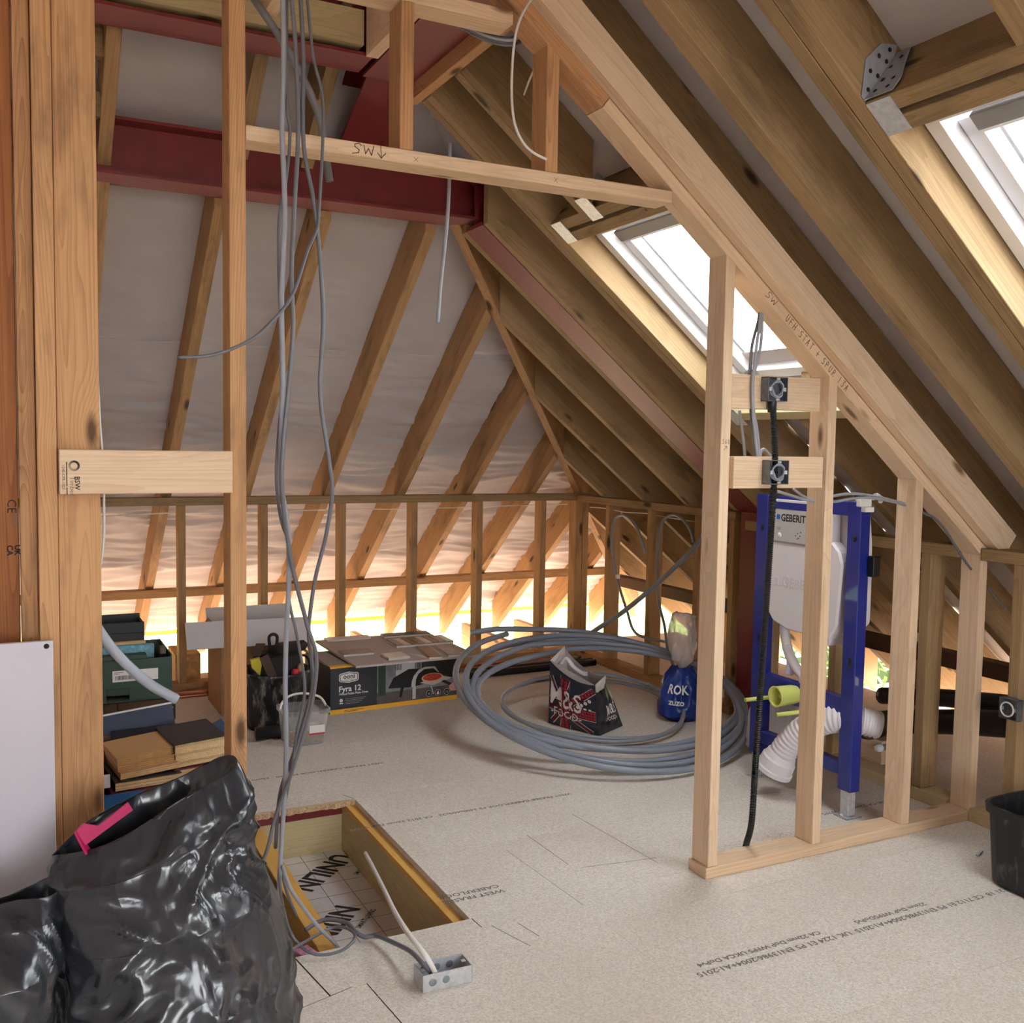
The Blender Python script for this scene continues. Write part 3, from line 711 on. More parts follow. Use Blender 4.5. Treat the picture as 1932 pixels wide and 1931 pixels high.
CB4 = [(0.668, 2.535, 2.610), (0.681, 2.535, 2.408), (0.682, 2.535, 2.189), (0.706, 2.535, 2.062), (0.720, 2.535, 1.958), (0.734, 2.535, 1.759), (0.726, 2.535, 1.570), (0.749, 2.535, 1.407), (0.763, 2.547, 1.310), (0.757, 2.581, 1.196), (0.738, 2.614, 1.079), (0.731, 2.643, 0.974), (0.733, 2.660, 0.913), (0.754, 2.697, 0.771), (0.734, 2.730, 0.644), (0.708, 2.759, 0.533), (0.684, 2.784, 0.436), (0.677, 2.805, 0.274)]
CB5 = [(0.688, 2.550, 2.620), (0.709, 2.550, 2.418), (0.734, 2.550, 2.319), (0.733, 2.540, 2.211), (0.722, 2.530, 2.049), (0.713, 2.520, 1.981), (0.677, 2.480, 1.912), (0.630, 2.450, 1.794), (0.559, 2.420, 1.710), (0.505, 2.400, 1.670), (0.432, 2.400, 1.639), (0.357, 2.410, 1.630)]
ROD = [(0.637, 2.950, 2.704), (0.743, 2.950, 2.571), (0.832, 2.950, 2.414), (0.859, 2.950, 2.289), (0.872, 2.950, 2.210)]
HANG = [(1.236, 2.900, 2.362), (1.231, 2.900, 2.154), (1.209, 2.900, 1.926), (1.202, 2.900, 1.813)]
WHT = [(1.332, 2.560, 2.683), (1.302, 2.560, 2.631), (1.283, 2.560, 2.570), (1.275, 2.560, 2.483), (1.276, 2.560, 2.397), (1.287, 2.560, 2.334), (1.312, 2.560, 2.290), (1.346, 2.560, 2.266), (1.389, 2.560, 2.253)]
WHT2 = [(1.469, 2.800, 2.589), (1.503, 2.900, 2.589), (1.642, 3.200, 2.662)]
BND0 = [(1.110, 2.750, 2.734), (1.164, 2.740, 2.676), (1.219, 2.730, 2.643), (1.282, 2.720, 2.625), (1.338, 2.710, 2.623), (1.378, 2.715, 2.642)]
BND1 = [(1.123, 2.770, 2.745), (1.173, 2.760, 2.679), (1.228, 2.750, 2.646), (1.292, 2.740, 2.627), (1.348, 2.730, 2.626), (1.388, 2.735, 2.644)]
BND2 = [(1.132, 2.780, 2.750), (1.177, 2.770, 2.676), (1.232, 2.760, 2.643), (1.296, 2.750, 2.624), (1.353, 2.740, 2.622), (1.394, 2.745, 2.641)]
BND3 = [(1.141, 2.790, 2.756), (1.181, 2.780, 2.700), (1.236, 2.770, 2.666), (1.301, 2.760, 2.648), (1.357, 2.750, 2.646), (1.398, 2.755, 2.665)]
FLEX1 = [(1.146, 3.393, -0.050), (1.094, 3.167, 0.000), (1.025, 2.850, 0.060), (0.975, 2.615, 0.100), (0.959, 2.463, 0.110), (0.972, 2.382, 0.090), (1.000, 2.374, 0.035)]
FLEX2 = [(0.996, 2.386, 0.030), (0.971, 2.401, 0.060), (0.971, 2.493, 0.050), (0.956, 2.599, 0.030), (0.935, 2.670, 0.020), (0.907, 2.684, 0.015), (0.889, 2.711, 0.020), (0.882, 2.776, 0.020), (0.847, 2.818, 0.020), (0.816, 2.840, 0.010), (0.770, 2.826, 0.000)]
FLEX3 = [(0.644, 2.642, 0.030), (0.700, 2.680, 0.030), (0.769, 2.737, 0.020), (0.832, 2.768, 0.020), (0.863, 2.732, 0.030), (0.876, 2.686, 0.030), (0.858, 2.645, 0.030), (0.817, 2.628, 0.020), (0.771, 2.637, 0.015), (0.737, 2.656, 0.020), (0.715, 2.702, 0.030), (0.698, 2.722, 0.060), (0.674, 2.687, 0.130), (0.631, 2.557, 0.250), (0.589, 2.403, 0.370)]
FLEX4 = [(0.686, 2.760, 0.235), (0.690, 2.691, 0.200), (0.736, 2.732, 0.120), (0.783, 2.725, 0.050), (0.823, 2.736, 0.000), (0.839, 2.712, -0.020)]
FLEX5 = [(0.683, 2.757, -0.050), (0.690, 2.743, -0.020), (0.733, 2.812, -0.030)]
PC1 = [(2.232, 2.620, 1.889), (2.225, 2.620, 1.853), (2.209, 2.620, 1.800), (2.202, 2.620, 1.758), (2.199, 2.620, 1.659), (2.208, 2.620, 1.568), (2.225, 2.620, 1.466), (2.238, 2.620, 1.407)]
PC2 = [(2.220, 2.600, 1.886), (2.216, 2.600, 1.840), (2.208, 2.600, 1.791), (2.202, 2.600, 1.728), (2.194, 2.600, 1.658), (2.200, 2.600, 1.567), (2.214, 2.600, 1.483), (2.228, 2.600, 1.408)]
PC3 = [(2.233, 2.610, 1.886), (2.235, 2.610, 1.836), (2.231, 2.610, 1.773), (2.215, 2.610, 1.716), (2.204, 2.610, 1.659), (2.210, 2.610, 1.572), (2.229, 2.610, 1.501), (2.243, 2.610, 1.407)]
PC4 = [(2.226, 2.700, 1.570), (2.238, 2.700, 1.520), (2.250, 2.700, 1.455), (2.256, 2.700, 1.415)]
PC5 = [(2.209, 2.660, 1.679), (2.222, 2.660, 1.698), (2.240, 2.660, 1.702), (2.259, 2.660, 1.699), (2.269, 2.660, 1.684)]
PC6 = [(2.289, 2.660, 1.416), (2.293, 2.660, 1.434), (2.307, 2.660, 1.438), (2.324, 2.660, 1.425), (2.339, 2.660, 1.411)]
PD1 = [(2.372, 2.660, 1.295), (2.436, 2.660, 1.279), (2.492, 2.660, 1.266), (2.546, 2.660, 1.259), (2.628, 2.655, 1.257), (2.712, 2.655, 1.267), (2.798, 2.655, 1.269), (2.886, 2.655, 1.259), (2.996, 2.655, 1.238)]
PD2 = [(2.447, 2.665, 1.303), (2.497, 2.665, 1.275), (2.550, 2.665, 1.262), (2.632, 2.660, 1.277), (2.716, 2.660, 1.284), (2.802, 2.660, 1.277), (2.891, 2.660, 1.263), (3.001, 2.660, 1.241)]
PD3 = [(3.000, 2.655, 1.237), (3.096, 2.660, 1.205), (3.140, 2.655, 1.188), (3.196, 2.650, 1.142), (3.241, 2.640, 1.082), (3.287, 2.630, 1.023), (3.325, 2.630, 0.988)]
PD4 = [(3.450, 2.651, 0.910), (3.450, 2.621, 0.886), (3.450, 2.568, 0.835)]
WIRE1 = [(3.500, 5.748, 1.022), (3.500, 5.558, 1.026), (3.500, 5.347, 1.018), (3.500, 5.081, 1.027), (3.500, 4.871, 1.019), (3.500, 4.602, 1.014)]
WIRE2 = [(0.476, 5.970, 1.000), (0.864, 5.970, 1.014), (1.315, 5.970, 1.012), (1.833, 5.970, 1.017), (2.393, 5.970, 1.015), (2.961, 5.970, 1.024), (3.450, 5.970, 1.028)]
CONDUIT = [(2.346, 2.739, 0.000), (2.321, 2.700, 0.050), (2.314, 2.670, 0.138), (2.287, 2.630, 0.344), (2.268, 2.595, 0.631), (2.271, 2.585, 0.904), (2.279, 2.582, 1.172), (2.286, 2.582, 1.384), (2.278, 2.585, 1.524), (2.272, 2.590, 1.585)]
LOOP1 = [(3.400, 4.524, 0.194), (3.420, 4.650, 0.254), (3.440, 4.741, 0.294), (3.440, 5.069, 0.288), (3.440, 5.186, 0.417), (3.440, 5.279, 0.555), (3.440, 5.335, 0.669), (3.440, 5.370, 0.794), (3.440, 5.377, 0.890), (3.440, 5.341, 0.973), (3.440, 5.262, 1.004), (3.440, 5.183, 0.993), (3.440, 5.097, 0.938), (3.450, 5.047, 0.857), (3.470, 5.040, 0.788)]
LOOP2 = [(3.420, 4.595, 0.119), (3.420, 4.711, 0.242), (3.430, 4.769, 0.387), (3.440, 4.846, 0.516), (3.440, 4.865, 0.649), (3.440, 4.872, 0.799), (3.440, 4.864, 0.920), (3.440, 4.824, 1.005), (3.440, 4.732, 1.045), (3.440, 4.641, 1.027), (3.440, 4.567, 0.975), (3.460, 4.555, 0.904)]
DIAG = [(3.400, 4.378, 0.978), (3.380, 4.438, 0.890), (3.360, 4.625, 0.735), (3.330, 4.826, 0.578), (3.300, 5.043, 0.426), (3.250, 5.246, 0.293), (3.200, 5.342, 0.208)]
TUBE = [(0.165, 2.77, 1.031), (0.219, 2.77, 0.931), (0.266, 2.77, 0.864), (0.331, 2.77, 0.795), (0.403, 2.77, 0.744)]

# ================================================================ OBJECTS
def clear_mat(name, col, op, rough=.1):
    mt, nt, b = newmat(name); N, L = nt.nodes, nt.links
    t = N.new('ShaderNodeBsdfTransparent'); t.inputs[0].default_value = col
    b.inputs['Base Color'].default_value = col; b.inputs['Roughness'].default_value = rough
    fr = N.new('ShaderNodeLayerWeight'); fr.inputs['Blend'].default_value = .35
    mr = N.new('ShaderNodeMapRange'); mr.inputs[3].default_value = op; mr.inputs[4].default_value = min(1, op+.55)
    L.new(fr.outputs['Facing'], mr.inputs[0])
    mx = N.new('ShaderNodeMixShader'); L.new(mr.outputs[0], mx.inputs[0])
    L.new(t.outputs[0], mx.inputs[1]); L.new(b.outputs[0], mx.inputs[2]); L.new(mx.outputs[0], N['Material Output'].inputs[0])
    return mt
CLEAR = clear_mat('clear_plastic', (.95, .96, .97, 1), .10)
MILKY = clear_mat('milky_polythene', (.78, .70, .66, 1), .5, .3)

# ---- cables hanging in front of the collar
cab_lab = {
 'CB1': ('pale grey flat cable hanging nearest the orange stud down to the hatch', GREYC, .0068), 'CB2': ('thin grey cable twisting behind the pale flat cable', GREYCD, .0042),
 'CB3': ('dark grey cable of the hanging bundle that swings behind the black bag', GREYCD, .0056), 'CB4': ('dark grey cable of the hanging bundle bowing furthest towards the roof window', GREYCD, .0056),
 'CB5': ('thin dark cable leaving the bundle sideways to a loose end before the orange stud', GREYCD, .0042)}
for k in ('CB1', 'CB2', 'CB3', 'CB4', 'CB5'):
    lab, mt, r = cab_lab[k]
    tag(tube('hanging_cable', globals()[k], r, mt, sides=8, sub=6), lab, 'cable', 'cables hanging over the hatch')
tag(tube('plastic_conduit', ROD, .0115, plain('mid_grey_pvc', lin(120, 122, 126), .45), sides=12, hollow=True), 'thick grey plastic conduit slanting behind the hanging cables', 'conduit')
tag(tube('cable_tail', HANG, .0062, GREYC, sides=8), 'single grey cable tail hanging below the red steel beam', 'cable')
tag(tube('pipe_offcut', TUBE, .0135, plain('pale_grey_pipe', lin(172, 178, 190), .4), sides=14, hollow=True), 'pale grey pipe end poking past the orange post over the green crate', 'pipe')
tag(tube('white_cable', WHT, .0038, WHITEC, sides=8), 'white cable looping down beside the short king stud', 'cable')
tag(tube('white_cable', WHT2, .0035, WHITEC, sides=8), 'short white cable entering a hole in the rafter behind the king stud', 'cable')
for k in range(4):
    tag(tube('grey_cable', globals()['BND%d' % k], .0045, GREYCD if k else GREYC, sides=8), ('pale grey cable uppermost in the bunch sagging by the ridge', 'second grey cable down in the bunch sagging by the ridge', 'lowest grey cable in the bunch sagging by the ridge', 'dark grey cable furthest back in the bunch sagging by the ridge')[k], 'cable', 'cables sagging by the ridge')

tag(tube('white_cable', [(.212, 2.74, 1.62), (.216, 2.74, 1.50), (.222, 2.74, 1.38), (.224, 2.74, 1.22), (.216, 2.74, 1.12)], .003, WHITEC, sides=8), 'thin white cable hanging beside the wide orange post', 'cable')
for k, dy in enumerate((0, .03)):
    tag(tube('grey_cable', [(x, 2.46+dy, zR(x)+o_) for x, o_ in ((1.75, .225), (1.95, .215-dy), (2.1, .19), (2.25, .20+dy), (2.42, .225))], .004, GREYCD, sides=8), ('thin grey cable under the membrane beside the sloping rail', 'second thin grey cable under the membrane nearer the deep rafter')[k], 'cable')
# ---- metal floor box and cables at the hatch
KN = plain('knockout_ring', lin(150, 160, 166), .4, .8)
def back_box(name, o, x, y, w, d, h, mt, label, group=None, th=.0022, tag_it=True):
    """open galvanised box: o = corner, x, y unit axes of the opening, depth d against x cross y"""
    M = axes(o, x, y); e = empty(name, o, label, 'electrical box', group) if tag_it else None
    bm = bmesh.new()
    bm_box(bm, w, h, th, (w/2, h/2, -d)); bm_box(bm, w, th, d, (w/2, th/2, -d/2)); bm_box(bm, w, th, d, (w/2, h-th/2, -d/2))
    bm_box(bm, th, h, d, (th/2, h/2, -d/2)); bm_box(bm, th, h, d, (w-th/2, h/2, -d/2))
    mobj('shell', bm, mt, e, M)
    for sx_, sy_ in ((.012, h/2), (w-.012, h/2)):
        prism('screw_lug', [(-.006, -.006), (.006, -.006), (.006, .006), (-.006, .006)], .002, M @ Matrix.Translation((sx_, sy_, -.003)), GALV, e)
    return e, M
mb, Mb = back_box('metal_floor_box', (.957, 2.361, .047), (1, -.02, 0), (.02, 1, 0), .141, .047, .070, GALV, 'galvanised double socket box lying on the chipboard beside the hatch')
for k in range(3):
    lathe('knockout', [(.0, .0), (.0095, 0), (.0105, .0008), (.0095, .0012), (0, .0012)], axes((.985+.038*k, 2.3603, .024), (1, -.02, 0), (0, 0, 1)), KN, mb, n=18)
    lathe('knockout', [(.0, .0), (.0095, 0), (.0105, .0008), (.0095, .0012), (0, .0012)], axes((.985+.038*k, 2.427, .026), (1, -.02, 0), (0, 0, 1)), KN, mb, n=18)
tag(tube('flex_cable', FLEX1, .0075, WHITEC, sides=8), 'pale thick cable arching out of the hatch into the floor box', 'cable')
tag(tube('flex_cable', FLEX2, .0066, GREYCD, sides=8), 'dark grey cable snaking from the floor box back over the hatch edge', 'cable')
tag(tube('flex_cable', FLEX3, .0045, GREYCD, sides=8), 'thin grey cable coiled in a loop on the front edge of the hatch', 'cable')
tag(tube('flex_cable', FLEX4, .0058, GREYC, sides=8), 'grey cable lying down onto the yellow joist in the hatch', 'cable')
tag(obox('cloth_scrap', (.745, 2.715, -.012), .05, .075, .008, .3, plain('pink_cloth', lin(190, 130, 150), .95, var=.3, vscale=60), bv=.003), 'pink and purple cloth scrap on the hatch edge', 'cloth')

# ---- partition wiring
for k, (lab, mt) in {'PC1': ('dark grey cable dropping from the head plate between the two back boxes', GREYCD), 'PC2': ('middle grey cable dropping from the head plate to the lower back box', GREYC), 'PC3': ('pale grey cable nearest the back boxes dropping from the head plate', GREYC),
        'PC4': ('short grey cable behind the lower noggin of the partition', GREYC), 'PC5': ('small grey cable loop over the upper noggin', GREYC), 'PC6': ('small grey cable loop over the lower noggin', GREYC),
        'PD1': ('lower grey cable threaded through the partition studs', GREYC), 'PD2': ('upper grey cable threaded through the partition studs', GREYC), 'PD3': ('grey cable curving down between the last two partition studs', GREYCD),
        'PD4': ('short grey cable slanting down behind the end stud', GREYC), 'WIRE1': ('white wire strung behind the far studs under the top plate', WHITEC), 'WIRE2': ('thin white wire strung along the low back wall', WHITEC)}.items():
    tag(tube('cable' if 'WIRE' not in k else 'wire', globals()[k], .0052 if 'WIRE' not in k else .003, mt, sides=8, sub=6), lab, 'cable')
for (x, z, y, lab) in ((2.238, 1.598, 2.573, 'upper galvanised back box with coiled cable on the partition noggin'), (2.235, 1.324, 2.551, 'lower galvanised back box with coiled cable on the partition noggin')):
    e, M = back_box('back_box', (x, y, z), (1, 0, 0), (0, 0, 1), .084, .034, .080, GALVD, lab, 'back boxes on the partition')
    P = []
    for k in range(60):
        a = 2*math.pi*k/20; rr = .028-.006*(k/60)
        P.append((x+.042+rr*math.cos(a), y+.004+.006*math.sin(k*.7), z+.040+rr*math.sin(a)))
    tube('coiled_cable', P, .0032, GREYC, e, sides=6, sub=2)
    for (dx, dz) in ((.042, .074), (.042, .006)): prism('fixing_tab', [(-.007, -.003), (.007, -.003), (.007, .003), (-.007, .003)], .001, M @ Matrix.Translation((dx, dz, .0005)), GALV, e)
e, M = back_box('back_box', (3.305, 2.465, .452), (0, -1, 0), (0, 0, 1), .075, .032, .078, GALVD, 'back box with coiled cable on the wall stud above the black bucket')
P = [(3.300, 2.4275+.026*math.cos(.33*k), .491+.026*math.sin(.33*k)) for k in range(50)]
tube('coiled_cable', P, .0032, WHITEC, e, sides=6, sub=2)
def ribbed(name, P, r, dr, pitch, mat, parent=None, sides=12):
    C_ = crom(P, 150); Q = [C_[0]]; acc = 0
    for a, b_ in zip(C_, C_[1:]):
        acc += (b_-a).length
        if acc >= pitch/4: Q.append(b_); acc = 0
    o = Q[0].copy(); bm = bmesh.new()
    bm_tube(bm, [q-o for q in Q], [r if (i//2) % 2 else r-dr for i in range(len(Q))], sides)
    return mobj(name, bm, mat, parent, Matrix.Translation(o))
cd = empty('corrugated_conduit', CONDUIT[0], 'black corrugated conduit running down the partition into the chipboard', 'conduit')
ribbed('hose', CONDUIT, .0115, .0022, .0062, plain('black_conduit_plastic', lin(24, 26, 28), .4), cd)
lathe('gland', [(0, 0), (.0145, 0), (.0145, .035), (.012, .04), (0, .04)], Matrix.Translation((2.272, 2.590, 1.562)), BLACKP, cd, n=16)
jb = empty('cable_connector', (2.80, 2.68, 1.245), 'white plastic cable connector strung between the partition studs', 'connector')
box('body', (2.775, 2.83), (2.672, 2.695), (1.235, 1.262), WHITEC, jb, .002); box('cover', (2.795, 2.84), (2.668, 2.69), (1.215, 1.234), WHITEC, jb, .002)
hk = empty('metal_strap', (2.88, 2.70, 1.27), 'crumpled metal fixing strap on the partition stud', 'strap')
ribbed('strap_loop', [(2.85, 2.69, 1.262), (2.88, 2.70, 1.275), (2.905, 2.70, 1.262), (2.89, 2.69, 1.25)], .009, .003, .01, GALV, hk, 8)

# ---- grey pipe coils on the floor
PIPE = plain('grey_pipe_plastic', lin(132, 138, 149), .33, spec=.5)
PIPE2 = plain('grey_pipe_plastic_small', lin(134, 138, 146), .36)
def coil(name, loops, r, mt, label, th0, tail=None, seed=0, jit=.006):
    P = []; n = 26; random.seed(seed)
    for i in range(len(loops)-1):
        for k in range(n):
            t = k/n; L0, L1 = loops[i], loops[i+1]; s = t
            q = [L0[j]*(1-s)+L1[j]*s for j in range(6)]
            a = th0+2*math.pi*t
            w = jit*math.sin(3*a+i*1.7+seed)
            z = q[4]+q[5]*(math.sin(a)+1)/2+.006*math.sin(2*a+i*2.1)
            P.append((q[0]+(q[2]+w)*math.cos(a), q[1]+(q[3]+w)*math.sin(a), max(z, r+.002)))
    if tail: P += tail
    return tag(tube(name, P, r, mt, sides=12, sub=3), label, 'pipe coil', 'grey pipe coils on the floor')
LP = [[2.648, 4.229, 0.709, 0.796, 0.025, 0.345], [2.666, 4.193, 0.73, 0.649, 0.04, 0.33], [2.707, 4.229, 0.722, 0.561, 0.05, 0.29], [2.735, 4.246, 0.706, 0.465, 0.06, 0.25], [2.68, 4.23, 0.7, 0.64, 0.05, 0.3], [2.66, 4.25, 0.7, 0.74, 0.03, 0.36]]
coil('pipe_coil', LP, .0155, PIPE, 'large loose coil of thick grey plastic pipe around the shopping bag', 1.75, tail=[(2.45, 5.0, .40), (2.30, 5.02, .385)], seed=1)
coil('pipe_coil', [[2.708, 4.378, .486, .447, .05, .10], [2.735, 4.42, .46, .46, .025, .09], [2.71, 4.38, .49, .45, .04, .10]], .0105, PIPE2, 'smaller inner coil of thin grey pipe in front of the shopping bag', .35, tail=[(3.12, 4.62, .13), (3.02, 4.76, .14), (2.88, 4.80, .14)], seed=5)
tag(tube('pipe_length', DIAG, .0145, PIPE, sides=12), 'straight grey pipe rising diagonally from the coil to the partition stud', 'pipe')
tag(tube('pipe_loop', LOOP1, .0085, PIPE2, sides=10), 'thin grey pipe looped up against the far wall nearest the corner', 'pipe')
tag(tube('pipe_loop', LOOP2, .0085, PIPE2, sides=10), 'thin grey pipe looped up against the far wall nearest the steel post', 'pipe')
box('pipe_clip', (3.432, 3.452), (5.29, 5.315), (.60, .625), WHITEP, bpy.data.objects['pipe_loop'], .002)

# ---- bags
def lumpy(name, ctr, prof, mat, seed, amp=.02, fr=5., nu=88, nv=64, rim=None, pleat=0., inner=None, parent=None, flat=None):
    """prof: list of (t, cx, cy, rx, ry, z) ; rim(theta) -> z of the last ring"""
    bm = bmesh.new(); g = []
    def samp(t):
        for a, b_ in zip(prof, prof[1:]):
            if t <= b_[0]:
                s = (t-a[0])/(b_[0]-a[0]); s = s*s*(3-2*s)
                return [a[i]*(1-s)+b_[i]*s for i in range(1, 6)]
        return list(prof[-1][1:])
    for j in range(nv+1):
        t = j/nv; cx_, cy_, rx, ry, z = samp(t); row = []
        for i in range(nu):
            a = 2*math.pi*i/nu; ca, sa = math.cos(a), math.sin(a)
            zz = z
            if rim: zz = z+(rim(a)-prof[-1][5])*max(0, (t-.45)/.55)**1.5
            p = V((ca*1.2, sa*1.2, zz*fr*.6))
            n1 = noise.noise(p*1.1+V((seed, 0, 0))); n2 = 1-2*abs(noise.noise(p*2.3+V((0, seed, 0)))); n3 = 1-2*abs(noise.noise(V((ca*4.2, sa*4.2, zz*fr*1.6+seed))))
            d = amp*(1.1*n1+.8*(n2-.3)+.45*(n3-.3))
            if pleat: d += pleat*t*t*math.sin(9*a+3*n1)*.6
            m_ = min(1, t*8)
            r_ = 1+d/max(.03, (rx+ry)/2)*m_
            row.append(bm.verts.new((cx_+rx*ca*r_, cy_+ry*sa*r_, max(.0015, zz+(amp*.5*n2*m_ if t < .97 else 0)))))
        g.append(row)
    if inner:
        for s, dz in inner:
            cx_, cy_, rx, ry, z = samp(1); row = []
            for i in range(nu):
                a = 2*math.pi*i/nu; zt = (rim(a) if rim else z)
                n2 = noise.noise(V((math.cos(a)*3, math.sin(a)*3, seed+dz*9)))
                row.append(bm.verts.new((cx_+rx*math.cos(a)*s*(1+.1*n2), cy_+ry*math.sin(a)*s*(1+.1*n2), zt-dz)))
            g.append(row)
    for A_, B_ in zip(g, g[1:]):
        for i in range(nu):
            k = (i+1) % nu; bm.faces.new((A_[i], A_[k], B_[k], B_[i]))
    bm.faces.new(g[0][::-1]); bm.faces.new(g[-1])
    return mobj(name, bm, mat, parent, Matrix.Translation(V(ctr)), smooth=True)

def binbag_mat():
    mt, nt, b = newmat('glossy_black_polythene'); N, L = nt.nodes, nt.links
    b.inputs['Base Color'].default_value = lin(40, 43, 49); b.inputs['Roughness'].default_value = .25; b.inputs['Specular IOR Level'].default_value = .8
    tc = N.new('ShaderNodeTexCoord')
    def nz(s, d, vec=(1, 1, 1)):
        mp = N.new('ShaderNodeVectorMath'); mp.operation = 'MULTIPLY'; mp.inputs[1].default_value = vec; L.new(tc.outputs['Object'], mp.inputs[0])
        n = N.new('ShaderNodeTexNoise'); n.inputs['Scale'].default_value = s; n.inputs['Detail'].default_value = d; n.inputs['Distortion'].default_value = .4; L.new(mp.outputs[0], n.inputs['Vector'])
        a = N.new('ShaderNodeMath'); a.operation = 'SUBTRACT'; a.inputs[1].default_value = .5; L.new(n.outputs['Fac'], a.inputs[0])
        ab = N.new('ShaderNodeMath'); ab.operation = 'ABSOLUTE'; L.new(a.outputs[0], ab.inputs[0]); return ab.outputs[0]
    a1, a2 = nz(4.5, 1, (1, 1, .8)), nz(15, 1, (1.3, 1.3, .6))
    m2 = N.new('ShaderNodeMath'); m2.operation = 'MULTIPLY_ADD'; m2.inputs[1].default_value = .16; L.new(a2, m2.inputs[0]); L.new(a1, m2.inputs[2])
    bp = N.new('ShaderNodeBump'); bp.inputs['Strength'].default_value = .5; bp.inputs['Distance'].default_value = .05; bp.invert = True
    L.new(m2.outputs[0], bp.inputs['Height']); L.new(bp.outputs[0], b.inputs['Normal'])
    return mt
BINBAG = binbag_mat()
def plastic_bag(name, keys, seed, rim, label, amp=.03, nu=150, nv=120, inner_d=.10):
    """slack bag of film: smooth bulges with sharp creases; keys (t, cx, cy, rx, ry, z)"""
    def samp(t):
        for a, b_ in zip(keys, keys[1:]):
            if t <= b_[0]:
                s_ = (t-a[0])/(b_[0]-a[0]); s_ = s_*s_*(3-2*s_); return [a[i]*(1-s_)+b_[i]*s_ for i in range(1, 6)]
        return list(keys[-1][1:])
    def cre(p, k): return (1-min(1, abs(noise.noise(p))*k))**2
    bm = bmesh.new(); g = []
    for j in range(nv+1):
        t = j/nv; cx_, cy_, rx, ry, z = samp(t); row = []
        for i in range(nu):
            a = 2*math.pi*i/nu; ca, sa = math.cos(a), math.sin(a)
            zz = z+(rim(a)-keys[-1][5])*max(0, (t-.3)/.7)**1.3
            q = V((cx_+rx*ca, cy_+ry*sa, zz)); w = V((noise.noise(q*4+V((seed, 0, 0))), noise.noise(q*4+V((0, seed, 0))), noise.noise(q*4+V((0, 0, seed)))))
            d = amp*1.0*noise.noise(q*5+w*.5+V((seed, 1, 2)))
            d += amp*.42*cre(V((q.x*5, q.y*5, q.z*6.5))+w*.9+V((seed, 7, 0)), 3.2)
            d += amp*.34*cre(V((q.x*9+q.z*5, q.y*9, q.z*3.5-q.x*3))+w*.8+V((3, seed, 0)), 3.0)
            d += amp*.20*cre(q*15+w*1.5+V((9, seed, 4)), 2.6)
            d -= amp*.30; m_ = min(1, t*8)*(1 if t < .9 else 1-.75*(t-.9)/.1)
            nr = V((ca/max(rx, .02), sa/max(ry, .02), 0)).normalized()
            row.append(bm.verts.new((q.x+nr.x*d*m_, q.y+nr.y*d*m_, max(.0015, zz+.25*d*m_))))
        g.append(row)
    for sc_, dz in ((.97, .004), (.93, inner_d*.35), (.85, inner_d), (.5, inner_d*1.3)):
        cx_, cy_, rx, ry, z = samp(1)
        g.append([bm.verts.new((cx_+rx*math.cos(2*math.pi*i/nu)*sc_, cy_+ry*math.sin(2*math.pi*i/nu)*sc_*(1+.2*noise.noise(V((i*.3, dz*20, seed)))), rim(2*math.pi*i/nu)-dz)) for i in range(nu)])
    for A_, B_ in zip(g, g[1:]):
        for i in range(nu): bm.faces.new((A_[i], A_[(i+1) % nu], B_[(i+1) % nu], B_[i]))
    bm.faces.new(g[0][::-1]); bm.faces.new(g[-1])
    return tag(mobj(name, bm, BINBAG, smooth=True), label, 'bin bag', 'black bin bags')
plastic_bag('bin_bag', [(0, .335, 2.20, .20, .16, .002), (.05, .335, 2.20, .25, .19, .03), (.35, .325, 2.20, .245, .19, .26), (.6, .30, 2.21, .225, .165, .43), (.82, .275, 2.23, .205, .11, .57), (1, .262, 2.26, .190, .062, .645)],
    3.3, lambda a: .645+.078*math.cos(a)+.010*math.sin(a)+.006*math.sin(4*a), 'large open black bin bag full to the rim beside the hatch')
plastic_bag('bin_bag', [(0, -.15, 2.08, .13, .13, .002), (.06, -.15, 2.08, .165, .165, .03), (.4, -.14, 2.09, .175, .17, .25), (.7, -.07, 2.14, .15, .12, .40), (.9, -.03, 2.18, .12, .07, .475), (1, -.02, 2.20, .11, .04, .515)],
    9.1, lambda a: .515+.015*math.cos(a)+.010*math.sin(3*a), 'smaller black bin bag slumped against the plasterboard', .022, 110, 80, .06)
PINK = plain('magenta_plastic', lin(178, 20, 88), .35)
pk2 = empty('pink_dustpan', (.16, 2.17, .62), 'magenta plastic dustpan sticking out of the large bin bag', 'dustpan')
Mp = axes((.135, 2.222, .592), (.86, .22, .46), (-.46, .0, .88))
prism('pan_wall', [(0, 0), (.115, 0), (.115, .022), (.042, .018), (.022, .042), (0, .038)], .004, Mp, PINK, pk2, .0008)
prism('pan_floor', [(0, 0), (.115, 0), (.115, .035), (0, .035)], .004, Mp @ Matrix.Rotation(math.radians(-100), 4, 'X'), PINK, pk2, .0008)
prism('pan_end', [(-.02, -.012), (.008, -.02), (.008, .036), (-.008, .040)], .004, Mp @ Matrix.Rotation(math.radians(60), 4, 'Y'), PINK, pk2, .0008)

pb = empty('plasterboard_sheet', (-.2, 2.52, 0), 'pale lilac plasterboard offcut standing against the orange posts', 'plasterboard')
box('board', (-.62, .093), (2.515, 2.5275), (.001, .975), plain('plasterboard_paper', lin(206, 200, 208), .75, var=.025, vscale=3), pb, .001)
lathe('drill_hole', [(0, 0), (.006, 0), (.006, .0006), (0, .0006)], axes((.079, 2.5149, .963), (1, 0, 0), (0, 0, 1)), INK, pb, n=16)

